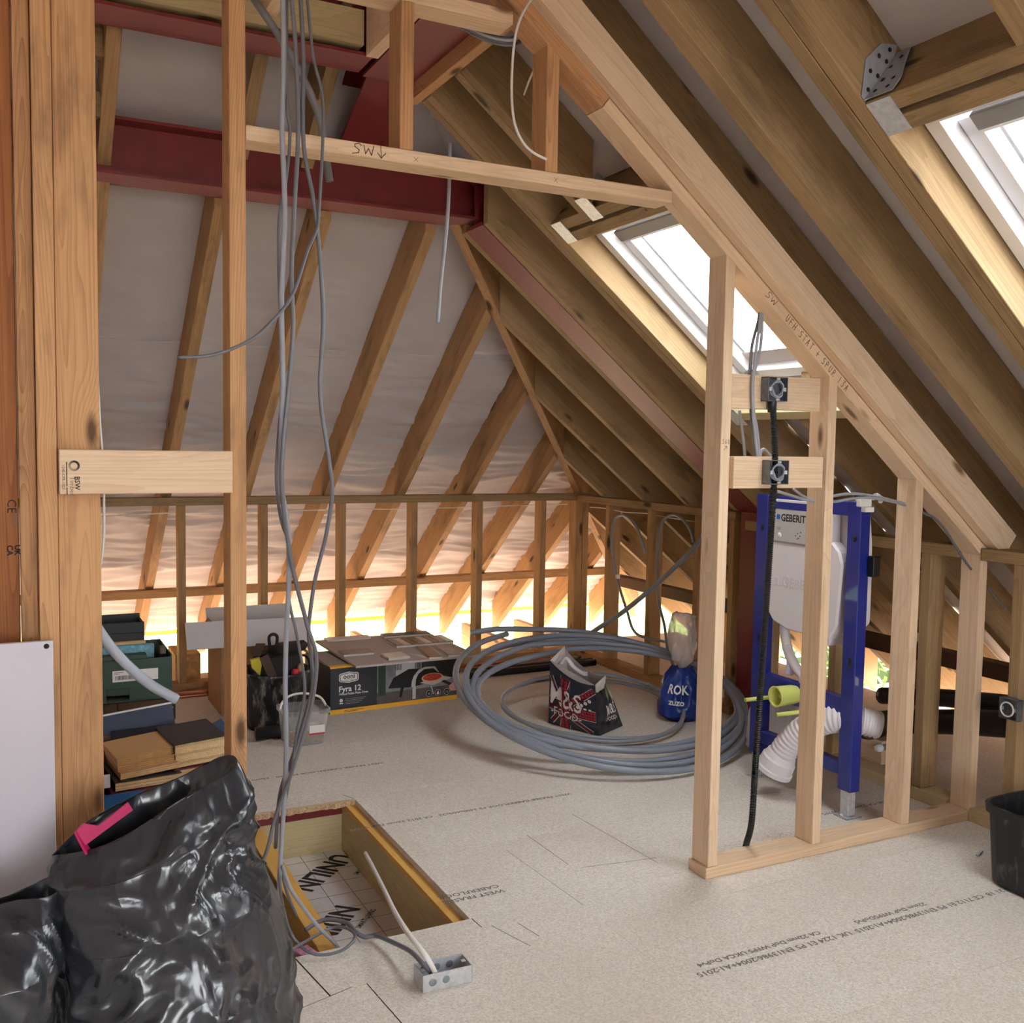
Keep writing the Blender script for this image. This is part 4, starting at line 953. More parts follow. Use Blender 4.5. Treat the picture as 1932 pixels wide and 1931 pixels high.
# ---- book box, chest, green crate
BLUEC = plain('blue_printed_card', lin(40, 96, 150), .5, var=.08, vscale=20); NAVY = plain('navy_printed_card', lin(28, 44, 74), .4, var=.12, vscale=14); WCARD = plain('white_printed_card', lin(224, 220, 216), .6); REDC = plain('red_printed_card', lin(176, 34, 54), .5)
KRAFT = plain('brown_cardboard', lin(170, 128, 92), .85, var=.06, vscale=12)
bb = empty('book_box', (.45, 3.4, 0), 'blue white and red printed cardboard box full of old books behind the black bag', 'cardboard box')
BX0, BX1, BY0, BY1, BZ = .245, .648, 3.17, 3.63, .42
box('front', (BX0, BX1), (BY0, BY0+.005), (0, BZ-.05), BLUEC, bb); box('side', (BX0, BX0+.005), (BY0, BY1), (0, BZ), BLUEC, bb); box('side', (BX1-.005, BX1), (BY0, BY1), (0, BZ), BLUEC, bb)
box('back', (BX0, BX1), (BY1-.005, BY1), (0, BZ), KRAFT, bb); box('bottom', (BX0, BX1), (BY0, BY1), (.0, .005), KRAFT, bb)
timber('back_flap', (BX0-.08, BY1+.01, BZ+.012), (BX1-.13, BY1+.01, BZ+.047), .004, .10, NAVY, bb, up=(0, .35, 1), bv=0); timber('flap_edge', (BX0-.08, BY1+.012, BZ+.058), (BX1-.13, BY1+.012, BZ+.093), .006, .006, WCARD, bb, up=(0, .35, 1), bv=0)
timber('side_flap', (BX1+.004, BY0+.02, BZ+.012), (BX1+.004, BY1-.02, BZ+.012), .055, .004, BLUEC, bb, up=(-.5, 0, 1), bv=0)
timber('flap_stripe', (BX1+.005, BY0+.19, BZ+.0145), (BX1+.005, BY0+.26, BZ+.0145), .055, .004, REDC, bb, up=(-.5, 0, 1), bv=0); timber('flap_stripe', (BX1+.005, BY0+.17, BZ+.014), (BX1+.005, BY0+.28, BZ+.014), .055, .004, WCARD, bb, up=(-.5, 0, 1), bv=0)
box('white_band', (BX0-.0005, BX0+.03), (BY0-.001, BY0), (.28, .31), WCARD, bb); box('white_band', (BX1, BX1+.001), (BY0, BY1), (.33, .355), WCARD, bb)
timber('corner_flap', (BX0+.008, BY0+.01, BZ-.03), (BX0+.008, BY0+.01, BZ+.01), .03, .004, WCARD, bb, up=(0, 1, 0), bv=0)
PAGES = plain('old_paper', lin(226, 190, 142), .9, var=.10, vscale=40, bump=.4, bscale=300); PAGES2 = plain('yellowed_paper', lin(206, 160, 104), .9, var=.16, vscale=40, bump=.4, bscale=300)
def book(c, w, d, h, rz, cover, pages, label, tilt=0., curve=.0):
    e = empty('book', c, label, 'book', 'books in the printed cardboard box')
    M = Matrix.Translation(V(c)) @ Matrix.Rotation(rz, 4, 'Z') @ Matrix.Rotation(tilt, 4, 'Y'); t = .0025
    def pc(nm, s, o, mt):
        bm = bmesh.new(); bm_box(bm, *s); bev(bm, .0006); mobj(nm, bm, mt, e, M @ Matrix.Translation(o))
    pc('front_cover', (w, d, t), (0, 0, h-t/2), cover); pc('back_cover', (w, d, t), (0, 0, t/2), cover); pc('spine', (t, d, h-2*t), (-w/2+t/2, 0, h/2), cover)
    bm = bmesh.new(); n = 8
    A_ = []
    for k in range(n+1):                     # slightly wavy, hollowed fore edge
        z = t+(h-2*t)*k/n; x = w/2-.004-curve*math.sin(math.pi*k/n)
        A_.append([bm.verts.new((-w/2+t, -d/2+.003+.0015*math.sin(k*2.1), z)), bm.verts.new((x, -d/2+.003+.0015*math.sin(k*2.1), z)), bm.verts.new((x, d/2-.003, z)), bm.verts.new((-w/2+t, d/2-.003, z))])
    for a_, b_ in zip(A_, A_[1:]):
        for k in range(4): bm.faces.new((a_[k], a_[(k+1) % 4], b_[(k+1) % 4], b_[k]))
    bm.faces.new(A_[0][::-1]); bm.faces.new(A_[-1]); mobj('pages', bm, pages, e, M)
    return e
BLKC = plain('black_book_cloth', lin(40, 40, 42), .45, var=.4, vscale=12); MAR = plain('maroon_book_cloth', lin(120, 28, 50), .5); TANC = plain('tan_book_cover', lin(196, 152, 100), .6)
book((.535, 3.36, .405), .17, .23, .078, .12, BLKC, PAGES, 'thick black covered book with pale page edges lying on top of the box', -.04, .008)
book((.535, 3.34, .372), .165, .21, .030, .08, MAR, PAGES, 'thin book with cream pages under the thick black book')
book((.365, 3.33, .448), .175, .20, .020, .14, TANC, PAGES2, 'topmost of three yellowed paperbacks with wavy pages', -.06)
book((.37, 3.325, .425), .175, .20, .022, .10, TANC, PAGES2, 'middle one of three yellowed paperbacks in the printed box', -.05)
book((.375, 3.32, .402), .175, .20, .022, .12, TANC, PAGES, 'lowest of three yellowed paperbacks in the printed box', -.05)
book((.37, 3.31, .368), .20, .22, .030, .10, BLKC, PAGES, 'black book under the yellowed paperbacks'); book((.365, 3.30, .336), .21, .23, .030, .10, MAR, PAGES2, 'maroon book lowest in view in the printed box')
book((.42, 3.53, .40), .22, .15, .045, .05, BLKC, PAGES, 'grey covered book behind the yellowed paperbacks', .0)
box('packed_books', (BX0+.01, BX1-.01), (BY0+.01, BY1-.01), (.006, .300), NAVY, bb)

CHW = wood('dark_chest_wood', (128, 92, 68), (92, 62, 44), (40, 26, 20), ring=9, contrast=.5, knots=.2, stain=.3)
ch = empty('wooden_chest', (.35, 4.6, 0), 'dark wooden chest with black metal corner under the green crate', 'chest')
tbox('body', (.05, .632), (4.402, 4.80), (.001, .295), CHW, ch, .003); tbox('lid_board', (.05, .40), (4.40, 4.80), (.2955, .335), DKRAIL, ch, .003); tbox('lid_board', (.403, .632), (4.40, 4.80), (.2955, .335), DKRAIL, ch, .003)
box('corner_plate', (.565, .634), (4.398, 4.47), (.245, .31), BLACKP, ch, .001)
for (x, z) in ((.58, .295), (.60, .275), (.62, .297), (.58, .258)): lathe('rivet', [(0, .003), (.004, .002), (.005, 0), (0, 0)], axes((x, 4.398, z), (1, 0, 0), (0, 0, 1)), GALV, ch, n=10)
GRN = plain('dark_green_card', lin(48, 72, 58), .55, var=.08, vscale=10); GRN2 = plain('dark_green_card_inside', lin(96, 84, 72), .7)
gc = empty('green_crate', (.35, 4.55, .337), 'dark green cardboard fruit crate with barcode label on the wooden chest', 'crate')
for nm, x, y, z in (('front_upper', (.05, .622), (4.405, 4.412), (.395, .515)), ('front_lower', (.05, .362), (4.405, 4.412), (.337, .395)), ('front_lower', (.45, .622), (4.405, 4.412), (.337, .395)), ('front_lower', (.362, .45), (4.405, 4.412), (.368, .395)), ('front_lower', (.362, .45), (4.405, 4.412), (.337, .345)),
        ('side', (.615, .622), (4.412, 4.76), (.337, .525)), ('back', (.05, .622), (4.76, 4.767), (.337, .525))):
    box(nm, x, y, z, GRN, gc, .001)
box('bottom', (.05, .615), (4.412, 4.76), (.337, .343), GRN2, gc); box('rim', (.30, .52), (4.405, 4.45), (.5155, .535), GRN, gc, .002); box('rim_tab', (.575, .60), (4.42, 4.47), (.5255, .555), GRN2, gc, .002)
lb = box('label', (.385, .565), (4.4035, 4.4048), (.425, .472), WCARD, gc)
bm = bmesh.new(); random.seed(2); x = .395
while x < .495:
    w = random.choice((.0012, .002, .003)); bm_box(bm, w, .0004, .018, (x+w/2, 4.4032, .442)); x += w+random.choice((.0015, .0025))
mobj('barcode', bm, INK, gc)
strokes([[(0, 0), (.035, 0)], [(0, -.006), (.02, -.006)], [(.06, 0), (.08, 0)]], .002, axes((.392, 4.4031, .465), (1, 0, 0), (0, 0, 1)), INK, gc, 'fine_print')
TEAL = plain('teal_patterned_cover', lin(120, 170, 186), .6, var=.35, vscale=70)
bx3 = empty('file_box', (.36, 4.6, .345), 'black open box tray standing in the green crate', 'box')
box('body', (.20, .53), (4.56, 4.74), (.345, .60), plain('black_card', lin(44, 40, 38), .6), bx3, .002); box('rim', (.20, .53), (4.56, 4.57), (.60, .645), BLACKP, bx3, .001); box('rim', (.52, .53), (4.57, 4.74), (.60, .64), BLACKP, bx3, .001); box('rim', (.20, .53), (4.73, 4.74), (.60, .655), BLACKP, bx3, .001)
tag(obox('patterned_folder', (.40, 4.50, .452), .32, .035, .215, -.03, TEAL, bv=.002), 'blue and white patterned folder in the green crate', 'folder')
tag(obox('paper_stack', (.38, 4.535, .455), .30, .03, .225, 0, PAGES, bv=.002), 'cream paper pad behind the patterned folder in the green crate', 'paper')

# ---- cardboard box with pale flap
cb = empty('cardboard_box', (1.1, 5.4, 0), 'brown cardboard box with wide pale open flap by the back wall', 'cardboard box')
for nm, x, y, z in (('front', (.985, 1.36), (5.25, 5.255), (0, .36)), ('side', (.985, .99), (5.255, 5.63), (0, .36)), ('side', (1.355, 1.36), (5.255, 5.63), (0, .36)), ('back', (.99, 1.355), (5.625, 5.63), (0, .36)), ('bottom', (.99, 1.355), (5.255, 5.625), (0, .005))): box(nm, x, y, z, KRAFT, cb)
PALE = plain('pale_card_lining', lin(200, 192, 190), .8)
timber('pale_flap', (.80, 5.19, .445), (1.44, 5.19, .435), .145, .005, PALE, cb, up=(0, -.85, .5), bv=0); timber('inner_flap', (.94, 5.36, .405), (.94, 5.60, .405), .14, .004, KRAFT, cb, up=(-.8, 0, .6), bv=0)
timber('pale_flap', (.98, 5.64, .43), (1.44, 5.64, .43), .16, .005, PALE, cb, up=(0, -.9, .4), bv=0)
tag(box('osb_offcut', (.86, 1.0), (5.96, 6.25), (.001, .19), plain('osb_board', lin(206, 160, 104), .8, var=.3, vscale=30)), 'orange strand board offcut standing behind the low back wall', 'board')

# ---- rubble tub with tool bag
bk = empty('rubble_bucket', (1.20, 4.97, 0), 'scuffed black rubber bucket holding a tool bag', 'bucket')
def scuff_mat(name, base, mark, sc, th=.57):
    mt, nt, b = newmat(name); N, L = nt.nodes, nt.links
    tc = N.new('ShaderNodeTexCoord'); mp = N.new('ShaderNodeVectorMath'); mp.operation = 'MULTIPLY'; mp.inputs[1].default_value = (1, 1, .35); L.new(tc.outputs['Object'], mp.inputs[0])
    n = N.new('ShaderNodeTexNoise'); n.inputs['Scale'].default_value = sc; n.inputs['Detail'].default_value = 6; n.inputs['Roughness'].default_value = .7; L.new(mp.outputs[0], n.inputs['Vector'])
    mr = N.new('ShaderNodeMapRange'); mr.inputs[1].default_value = th; mr.inputs[2].default_value = th+.16; mr.inputs[4].default_value = .75; L.new(n.outputs['Fac'], mr.inputs[0])
    mx = N.new('ShaderNodeMix'); mx.data_type = 'RGBA'; mx.inputs[6].default_value = base; mx.inputs[7].default_value = mark; L.new(mr.outputs[0], mx.inputs[0]); L.new(mx.outputs[2], b.inputs['Base Color']); b.inputs['Roughness'].default_value = .5
    return mt
SCUFF = scuff_mat('scuffed_black_rubber', lin(30, 30, 31), lin(160, 154, 146), 26, .50)
lathe('body', [(0, .001), (.135, .001), (.140, .01), (.168, .275), (.175, .28), (.175, .292), (.166, .292), (.160, .275), (.132, .02), (0, .02)], Matrix.Translation((1.20, 4.97, 0)), SCUFF, bk, n=36)
for a in (200, 20): ribbed('rope_handle', [V((1.20+.172*math.cos(math.radians(a+d)), 4.97+.172*math.sin(math.radians(a+d)), .285+.05*math.cos(math.radians(d*3)))) for d in (-28, -14, 0, 14, 28)], .007, .001, .01, BLACKP, bk, 8)
tb = empty('tool_bag', (1.22, 5.0, .03), 'black canvas tool bag with brown strap standing in the rubber bucket', 'bag')
CANV = plain('black_canvas', lin(40, 36, 35), .85, bump=.2, bscale=300); BRN = plain('brown_webbing', lin(74, 56, 48), .85)
obox('body', (1.21, 4.98, .21), .22, .13, .34, .15, CANV, tb, .02); obox('flap', (1.25, 4.93, .40), .17, .16, .05, .15, CANV, tb, .02, (-.35, 'X'))
tube('handle', [(1.17, 4.96, .40), (1.165, 4.96, .455), (1.185, 4.96, .47), (1.205, 4.96, .455), (1.20, 4.96, .40)], .008, CANV, tb, sides=8)
timber('strap', (1.115, 4.86, .385), (1.175, 4.85, .235), .045, .006, BRN, tb, up=(0, -1, .2), bv=.001); timber('strap', (1.08, 4.87, .39), (1.13, 4.99, .42), .045, .006, BRN, tb, up=(0, 0, 1), bv=.001)
lathe('hammer_knob', [(0, -.022), (.016, -.014), (.020, 0), (.014, .016), (0, .02)], Matrix.Translation((1.275, 4.875, .285)), plain('red_plastic', lin(206, 40, 60), .4), tb, n=18)
lathe('tool_handle', [(0, 0), (.014, .005), (.018, .03), (.015, .05), (.010, .055), (0, .056)], axes((1.305, 4.90, .275), (1, 0, 0), (0, .9, .4)), PINE_OR, tb, n=16)
tag(timber('spirit_level', (1.085, 4.915, .365), (1.15, 4.955, .03), .05, .018, plain('yellow_enamel', lin(226, 206, 70), .4), up=(0, -1, .3)), 'yellow spirit level end leaning in the rubber bucket', 'level')
rl = empty('black_roll', (1.13, 4.70, .036), 'black plastic roll lying on the floor by the rubber bucket', 'roll')
lathe('drum', [(0, -.06), (.034, -.06), (.036, -.055), (.036, -.045), (.030, -.04), (.030, .06), (.0, .06)], axes((1.11, 4.745, .0375), (0, 0, 1), (0, 1, 0)) , BLACKP, rl, n=24)
lathe('hub', [(0, -.064), (.014, -.064), (.016, -.06), (0, -.0595)], axes((1.11, 4.745, .0375), (0, 0, 1), (0, 1, 0)), plain('grey_hub', lin(70, 70, 72), .5), rl, n=18)

# ---- clear tub of screws
tu = empty('clear_tub', (1.255, 4.65, 0), 'clear plastic tub of screws with white handle by the rubber bucket', 'tub')
bm = bmesh.new()
def rr(hx, hy, z, r=.03, n=5):
    out = []
    for cx_, cy_, a0 in ((hx-r, hy-r, 0), (-hx+r, hy-r, 90), (-hx+r, -hy+r, 180), (hx-r, -hy+r, 270)):
        for k in range(n+1):
            a = math.radians(a0+90*k/n); out.append(bm.verts.new((cx_+r*math.cos(a), cy_+r*math.sin(a), z)))
    return out
R_ = [rr(.088, .076, .002), rr(.092, .080, .01), rr(.104, .090, .15), rr(.112, .098, .152), rr(.112, .098, .172), rr(.106, .092, .172)]
for A_, B_ in zip(R_, R_[1:]):
    for k in range(24): bm.faces.new((A_[k], A_[(k+1) % 24], B_[(k+1) % 24], B_[k]))
bm.faces.new(R_[0][::-1])
mobj('shell', bm, CLEAR, tu, Matrix.Translation((1.255, 4.65, 0)), smooth=True)
tube('handle', [(1.145, 4.65, .165), (1.155, 4.66, .195), (1.20, 4.70, .215), (1.27, 4.71, .22), (1.345, 4.69, .20), (1.366, 4.65, .165)], .006, WHITEC, tu, sides=8)
box('label', (1.262, 1.335), (4.562, 4.5635), (.062, .098), WCARD, tu); box('label_band', (1.262, 1.335), (4.5612, 4.562), (.055, .062), REDC, tu)
bm = bmesh.new(); random.seed(5)
for k in range(260):
    x, y, z = random.uniform(-.08, .08), random.uniform(-.068, .068), .008+.032*random.random()
    d = V((random.uniform(-1, 1), random.uniform(-1, 1), random.uniform(-.25, .25))).normalized()*.018
    p = V((x, y, max(.006, z)))
    bm_tube(bm, [p-d*.5, p+d*.5], .0022, 5)
sc_ = mobj('screws', bm, plain('yellow_zinc_screws', lin(170, 140, 92), .4, .6), tu, Matrix.Translation((1.255, 4.65, 0))); sc_['kind'] = 'stuff'

# ---- boxed pizza oven
ang = .065
PO = V((1.505, 5.05, 0)); bxv = V((math.cos(ang), math.sin(ang), 0)); byv = V((-math.sin(ang), math.cos(ang), 0))
ob = empty('pizza_oven_box', PO+bxv*.375+byv*.2, 'charcoal and yellow printed pizza oven carton under the grey board', 'carton')
CHAR = plain('charcoal_printed_card', lin(50, 52, 58), .5, var=.05, vscale=8); YEL = plain('yellow_printed_card', lin(232, 172, 48), .5); PW = plain('white_print', lin(232, 230, 228), .6); PG = plain('grey_photo_print', lin(128, 128, 130), .5, var=.3, vscale=16); PD_ = plain('dark_photo_print', lin(44, 42, 44), .5, var=.4, vscale=30)
PK_ = plain('black_oven_print', lin(30, 30, 33), .4); PR_ = plain('red_sauce_print', lin(190, 60, 44), .6, var=.5, vscale=80); PS_ = plain('silver_print', lin(190, 188, 186), .5); PT = plain('dough_print', lin(216, 176, 140), .6); PS2 = plain('skin_tone_print', lin(206, 150, 140), .6)
c0 = PO+bxv*.375+byv*.20+V((0, 0, .1275))
bm = bmesh.new(); bm_box(bm, .75, .40, .255); bev(bm, .002); mobj('carton', bm, [CHAR], ob, Matrix.Translation(c0) @ Matrix.Rotation(ang, 4, 'Z'))
MF = axes(PO-byv*.0006, bxv, (0, 0, 1))         # local x along the front, y up, z towards the viewer
def fp(nm, pts, mt, lift=.0004): 
    return prism(nm, pts, .0003, MF @ Matrix.Translation((0, 0, lift)), mt, ob)
def rect(x0, y0, x1, y1): return [(x0, y0), (x1, y0), (x1, y1), (x0, y1)]
def ell(cx_, cy_, rx, ry, n=24): return [(cx_+rx*math.cos(2*math.pi*k/n), cy_+ry*math.sin(2*math.pi*k/n)) for k in range(n)]
fp('yellow_band', rect(0, 0, .75, .024), YEL); fp('yellow_band', rect(0, .245, .75, .255), YEL); fp('photo_panel', rect(.265, .024, .742, .245), PG)
fp('photo_table', rect(.265, .024, .742, .085), plain('photo_table_print', lin(92, 82, 78), .5, var=.3, vscale=12), .0006)
fp('photo_dark', rect(.53, .12, .742, .245), PD_, .0008); fp('photo_jar', rect(.272, .07, .315, .24), plain('bottle_green_print', lin(50, 66, 58), .4), .0008); fp('photo_white', rect(.375, .17, .50, .245), plain('pale_photo_print', lin(196, 196, 198), .5), .0008)
for k in range(5): fp('barcode_bar', rect(.372+.008*k, .20, .376+.008*k, .245), PK_, .001); fp('barcode_bar', rect(.49+.008*k, .20, .494+.008*k, .245), PK_, .001)
fp('oven_leg', [(.395, .05), (.41, .05), (.425, .105), (.405, .105)], PK_, .0012); fp('oven_leg', rect(.475, .03, .495, .105), PS_, .0012); fp('oven_leg', [(.60, .045), (.607, .045), (.592, .09), (.585, .09)], PS_, .0012)
fp('oven_body', [(.33, .105), (.47, .098), (.475, .135), (.49, .165), (.515, .185), (.57, .195), (.45, .20), (.36, .16)], PK_, .0014); fp('oven_mouth', [(.49, .10), (.635, .12), (.635, .15), (.62, .18), (.58, .195), (.53, .188), (.505, .165), (.492, .13)], plain('oven_mouth_print', lin(20, 18, 18), .5), .0015)
fp('oven_rim', [(.467, .098), (.492, .098), (.496, .14), (.51, .168), (.545, .19), (.60, .19), (.63, .165), (.635, .165), (.61, .20), (.55, .202), (.51, .19), (.482, .16), (.470, .13)], PS_, .0017)
fp('pizza_peel', [(.52, .115), (.60, .095), (.72, .125), (.63, .150)], PS_, .0018); fp('peel_handle', [(.65, .11), (.668, .118), (.718, .092), (.70, .083)], PK_, .002); fp('hand', [(.70, .05), (.742, .05), (.742, .10), (.70, .09)], PS2, .0019)
fp('pizza', ell(.595, .138, .066, .026), PT, .0021); fp('pizza_topping', ell(.595, .141, .057, .020), PR_, .0023)
for k, (x, t) in enumerate(((.575, '60'), (.630, ''), (.685, '12'))):
    fp('icon_badge', ell(x, .050, .022, .022), PK_, .0025); fp('icon_ring', ell(x, .050, .0185, .0185), PW, .0026); fp('icon_core', ell(x, .050, .0165, .0165), PK_, .0027)
    if t: lettering(t, .016, MF @ Matrix.Translation((x, .0445, .0032)), PW, ob, 'CENTER')
    else: fp('flame_icon', [(x-.008, .042), (x, .038), (x+.008, .042), (x+.007, .052), (x+.001, .064), (x-.002, .056), (x-.007, .052)], PW, .003)
fp('logo_plate', [(.055, .170), (.105, .162), (.155, .170), (.160, .178), (.160, .207), (.155, .214), (.105, .222), (.055, .214), (.050, .207), (.050, .178)], PW); fp('logo_inset', [(.058, .174), (.105, .167), (.152, .174), (.155, .180), (.155, .205), (.152, .210), (.105, .217), (.058, .210), (.055, .205), (.055, .180)], CHAR, .0008)
fp('logo_field', [(.061, .177), (.105, .170), (.149, .177), (.152, .182), (.152, .203), (.149, .207), (.105, .214), (.061, .207), (.058, .203), (.058, .182)], PW, .001)
lettering('ooni', .036, MF @ Matrix.Translation((.105, .185, .0016)), CHAR, ob, 'CENTER', bold=.0007); lettering('PIZZA OVENS', .0075, MF @ Matrix.Translation((.105, .1755, .0016)), CHAR, ob, 'CENTER')
lettering('Fyra 12', .042, MF @ Matrix.Translation((.048, .117, .001)), PW, ob, bold=.0010); lettering('Wood Pellet Pizza Oven', .0165, MF @ Matrix.Translation((.050, .0985, .001)), PW, ob, bold=.0003)
fp('info_dot', ell(.062, .070, .0095, .0095), PW); lettering('!', .016, MF @ Matrix.Translation((.062, .0645, .0012)), CHAR, ob, 'CENTER'); fp('info_stand', rect(.052, .052, .072, .057), PW)
strokes([[(0, -.0085*k), (.115-.012*k, -.0085*k)] for k in range(4)], .0028, MF @ Matrix.Translation((.086, .076, .001)), PG, ob, 'fine_print')
strokes([[(0, 0), (.03, 0)], [(.035, 0), (.11, 0)], [(0, -.006), (.07, -.006)]], .0025, MF @ Matrix.Translation((.08, .014, .001)), CHAR, ob, 'fine_print')
# printed top
MTp = axes(PO+V((0, 0, .2556)), bxv, byv)
prism('top_print', rect(.004, .03, .11, .39), .0003, MTp, plain('grey_card_top', lin(150, 142, 138), .6), ob); prism('top_band', rect(.0, .0, .75, .03), .0003, MTp, YEL, ob)
timber('carton_flap', PO+V((-.02, .02, .262)), PO+V((-.06, .36, .30)), .07, .004, CHAR, ob, up=(.6, 0, 1), bv=0)

TILEB = plain('grey_tile_backer', lin(190, 178, 172), .75, var=.05, vscale=8)
BDZ = .258
bd = tag(obox('backer_board', (1.965, 5.335, BDZ+.006), .705, .73, .012, .015, TILEB, bv=.001), 'square grey backer board lying on the pizza oven carton', 'board')
T1 = plain('mottled_stone_tile', lin(136, 128, 124), .35, var=.35, vscale=60); T2 = plain('pale_stone_tile', lin(208, 200, 194), .3, var=.15, vscale=40); T3 = plain('slate_tile', lin(92, 92, 96), .4, var=.2, vscale=40); T4 = plain('brown_stone_tile', lin(128, 96, 76), .35, var=.2, vscale=30); TE = plain('tile_bisque', lin(216, 206, 196), .8)
def tile(c, sx_, sy_, rz, mt, label, t=.014):
    e = empty('tile_sample', (c[0], c[1], BDZ+.0125), label, 'tile', 'tile samples on the grey board')
    obox('body', (c[0], c[1], BDZ+.0125+t*.35), sx_, sy_, t*.7, rz, TE, e, .0006); obox('glaze', (c[0], c[1], BDZ+.0126+t*.85), sx_-.001, sy_-.001, t*.3, rz, mt, e, .0006)
    return e
tile((1.712, 5.255), .170, .115, -.01, T1, 'oblong mottled tile sample nearest the carton logo end'); tile((1.879, 5.085), .122, .13, .02, T2, 'square pale tile sample at the front of the board')
te = tile((2.148, 5.405), .35, .19, -.01, T1, 'long tile sample of narrow mosaic strips')
for k in range(8): obox('mosaic_strip', (2.148-.155+.0443*k, 5.405, BDZ+.0278), .040, .183, .003, -.01, (T1, T2, T4)[k % 3], te, .0006)
tile((2.082, 5.105), .072, .29, -.12, T4, 'brown oblong tile sample pointing at the viewer'); tile((2.198, 5.11), .075, .27, -.10, T1, 'grey oblong tile sample at the corner of the board')
tile((1.79, 5.655), .265, .075, -.03, T2, 'narrow pale tile sample at the back edge of the board', .012); tile((2.146, 5.635), .29, .08, -.03, T3, 'narrow dark slate tile sample at the back edge of the board', .014)
tag(prism('paper_offcut', [(-.03, .10), (.03, -.10), (.055, -.10), (.03, .02)], .0005, Matrix.Translation((2.0, 5.07, BDZ+.0125)), WCARD), 'white paper scrap beside the brown tile sample', 'paper')

# ---- pipes along the back wall
COP = plain('copper', lin(190, 120, 92), .35, .8, var=.15, vscale=20)
for k, (x0, x1, y0, y1, z, lab) in enumerate(((.40, 3.25, 5.80, 5.81, .0085, 'copper pipe lying nearest the back wall'), (.42, 3.20, 5.765, 5.77, .0085, 'second copper pipe out from the back wall'), (.38, 2.95, 5.70, 5.74, .0085, 'copper pipe lying furthest from the back wall'), (.45, 3.1, 5.735, 5.745, .0235, 'copper pipe lying on top of the others by the back wall'))):
    tag(tube('copper_pipe', [(x0, y0, z), ((x0+x1)/2, (y0+y1)/2, z), (x1, y1, z)], .0075, COP, sides=10, sub=2), lab, 'pipe', 'copper pipes by the back wall')
BPIPE = plain('black_pvc', lin(30, 30, 32), .35)
tag(tube('black_pipe', [(2.53, 5.60, .021), (3.0, 5.585, .021), (3.43, 5.57, .021)], .02, BPIPE, sides=16, sub=2, hollow=True), 'black plastic pipe lying further from the coil', 'pipe', 'black pipes by the back wall')
tag(tube('black_pipe', [(2.50, 5.50, .0225), (2.95, 5.51, .0225), (3.42, 5.515, .0225)], .0215, BPIPE, sides=16, sub=2, hollow=True), 'thicker black plastic pipe lying nearer the coil', 'pipe', 'black pipes by the back wall')
tag(tube('grey_pipe', [(2.45, 5.66, .012), (2.9, 5.70, .012), (3.4, 5.66, .03)], .010, PIPE2, sides=10, sub=4), 'thin grey pipe lying beside the copper pipes', 'pipe')

# ---- shopping bag
sb = empty('shopping_bag', (2.63, 4.33, 0), 'open carrier bag printed with a flag of berries inside the pipe coil', 'shopping bag')
BL, BF, BR, BK = V((2.488, 4.455, .002)), V((2.603, 4.148, .002)), V((2.815, 4.255, .002)), V((2.70, 4.56, .002))
TL, TF, TR, TK = V((2.478, 4.43, .335)), V((2.585, 4.165, .255)), V((2.712, 4.265, .262)), V((2.61, 4.51, .375))
def bil(P00, P10, P11, P01, amp, seed, sag=0.):
    nrm = (P10-P00).cross(P01-P00).normalized()
    def f(u, v, o=0.):
        p = P00*(1-u)*(1-v)+P10*u*(1-v)+P11*u*v+P01*(1-u)*v
        w = math.sin(math.pi*u)*math.sin(math.pi*min(1, v*1.0))
        d = amp*(noise.noise(V((u*3, v*3, seed)))+.5*noise.noise(V((u*7, v*7, seed+3))))*w+.012*w
        return p+nrm*(d+o)+V((0, 0, -sag*4*u*(1-u)*v*v))
    return f
def sheet(nm, f, mat, parent, n=22):
    bm = bmesh.new(); g = [[bm.verts.new(f(i/n, j/n)) for i in range(n+1)] for j in range(n+1)]
    for j in range(n):
        for i in range(n): bm.faces.new((g[j][i], g[j][i+1], g[j+1][i+1], g[j+1][i]))
    return mobj(nm, bm, mat, parent, smooth=True)
def shapes(nm, f, polys, mat, parent, o):
    """flat print polygons given in uv, laid on surface f"""
    bm = bmesh.new()
    for P in polys:
        c = (sum(p[0] for p in P)/len(P), sum(p[1] for p in P)/len(P)); m_ = 3
        cv = bm.verts.new(f(c[0], c[1], o)); ring0 = None
        D = []
        for a_, b_ in zip(P, P[1:]+P[:1]):
            for k in range(m_): D.append((a_[0]+(b_[0]-a_[0])*k/m_, a_[1]+(b_[1]-a_[1])*k/m_))
        mid = [bm.verts.new(f(c[0]+(x-c[0])*.5, c[1]+(y-c[1])*.5, o)) for x, y in D]; out = [bm.verts.new(f(x, y, o)) for x, y in D]; n = len(D)
        for k in range(n):
            j = (k+1) % n; bm.faces.new((cv, mid[k], mid[j])); bm.faces.new((mid[k], out[k], out[j], mid[j]))
    return mobj(nm, bm, mat, parent, smooth=True)
def warp_text(s, size, x, y, f, o, mat, parent, bold=0., sx_=1., align='LEFT'):
    t = lettering(s, size, Matrix.Identity(4), mat, parent, align, bold=bold, sx=sx_)
    t.matrix_basis = WM[parent.name].inverted()
    bm = bmesh.new(); bm.from_mesh(t.data); bmesh.ops.triangulate(bm, faces=bm.faces[:])
    for _ in range(3):
        e_ = [q for q in bm.edges if q.calc_length() > .05]
        if e_: bmesh.ops.subdivide_edges(bm, edges=e_, cuts=1); bmesh.ops.triangulate(bm, faces=bm.faces[:])
    bm.to_mesh(t.data); bm.free()
    for v in t.data.vertices: v.co = f(x+v.co.x, y+v.co.y, o)
    return t
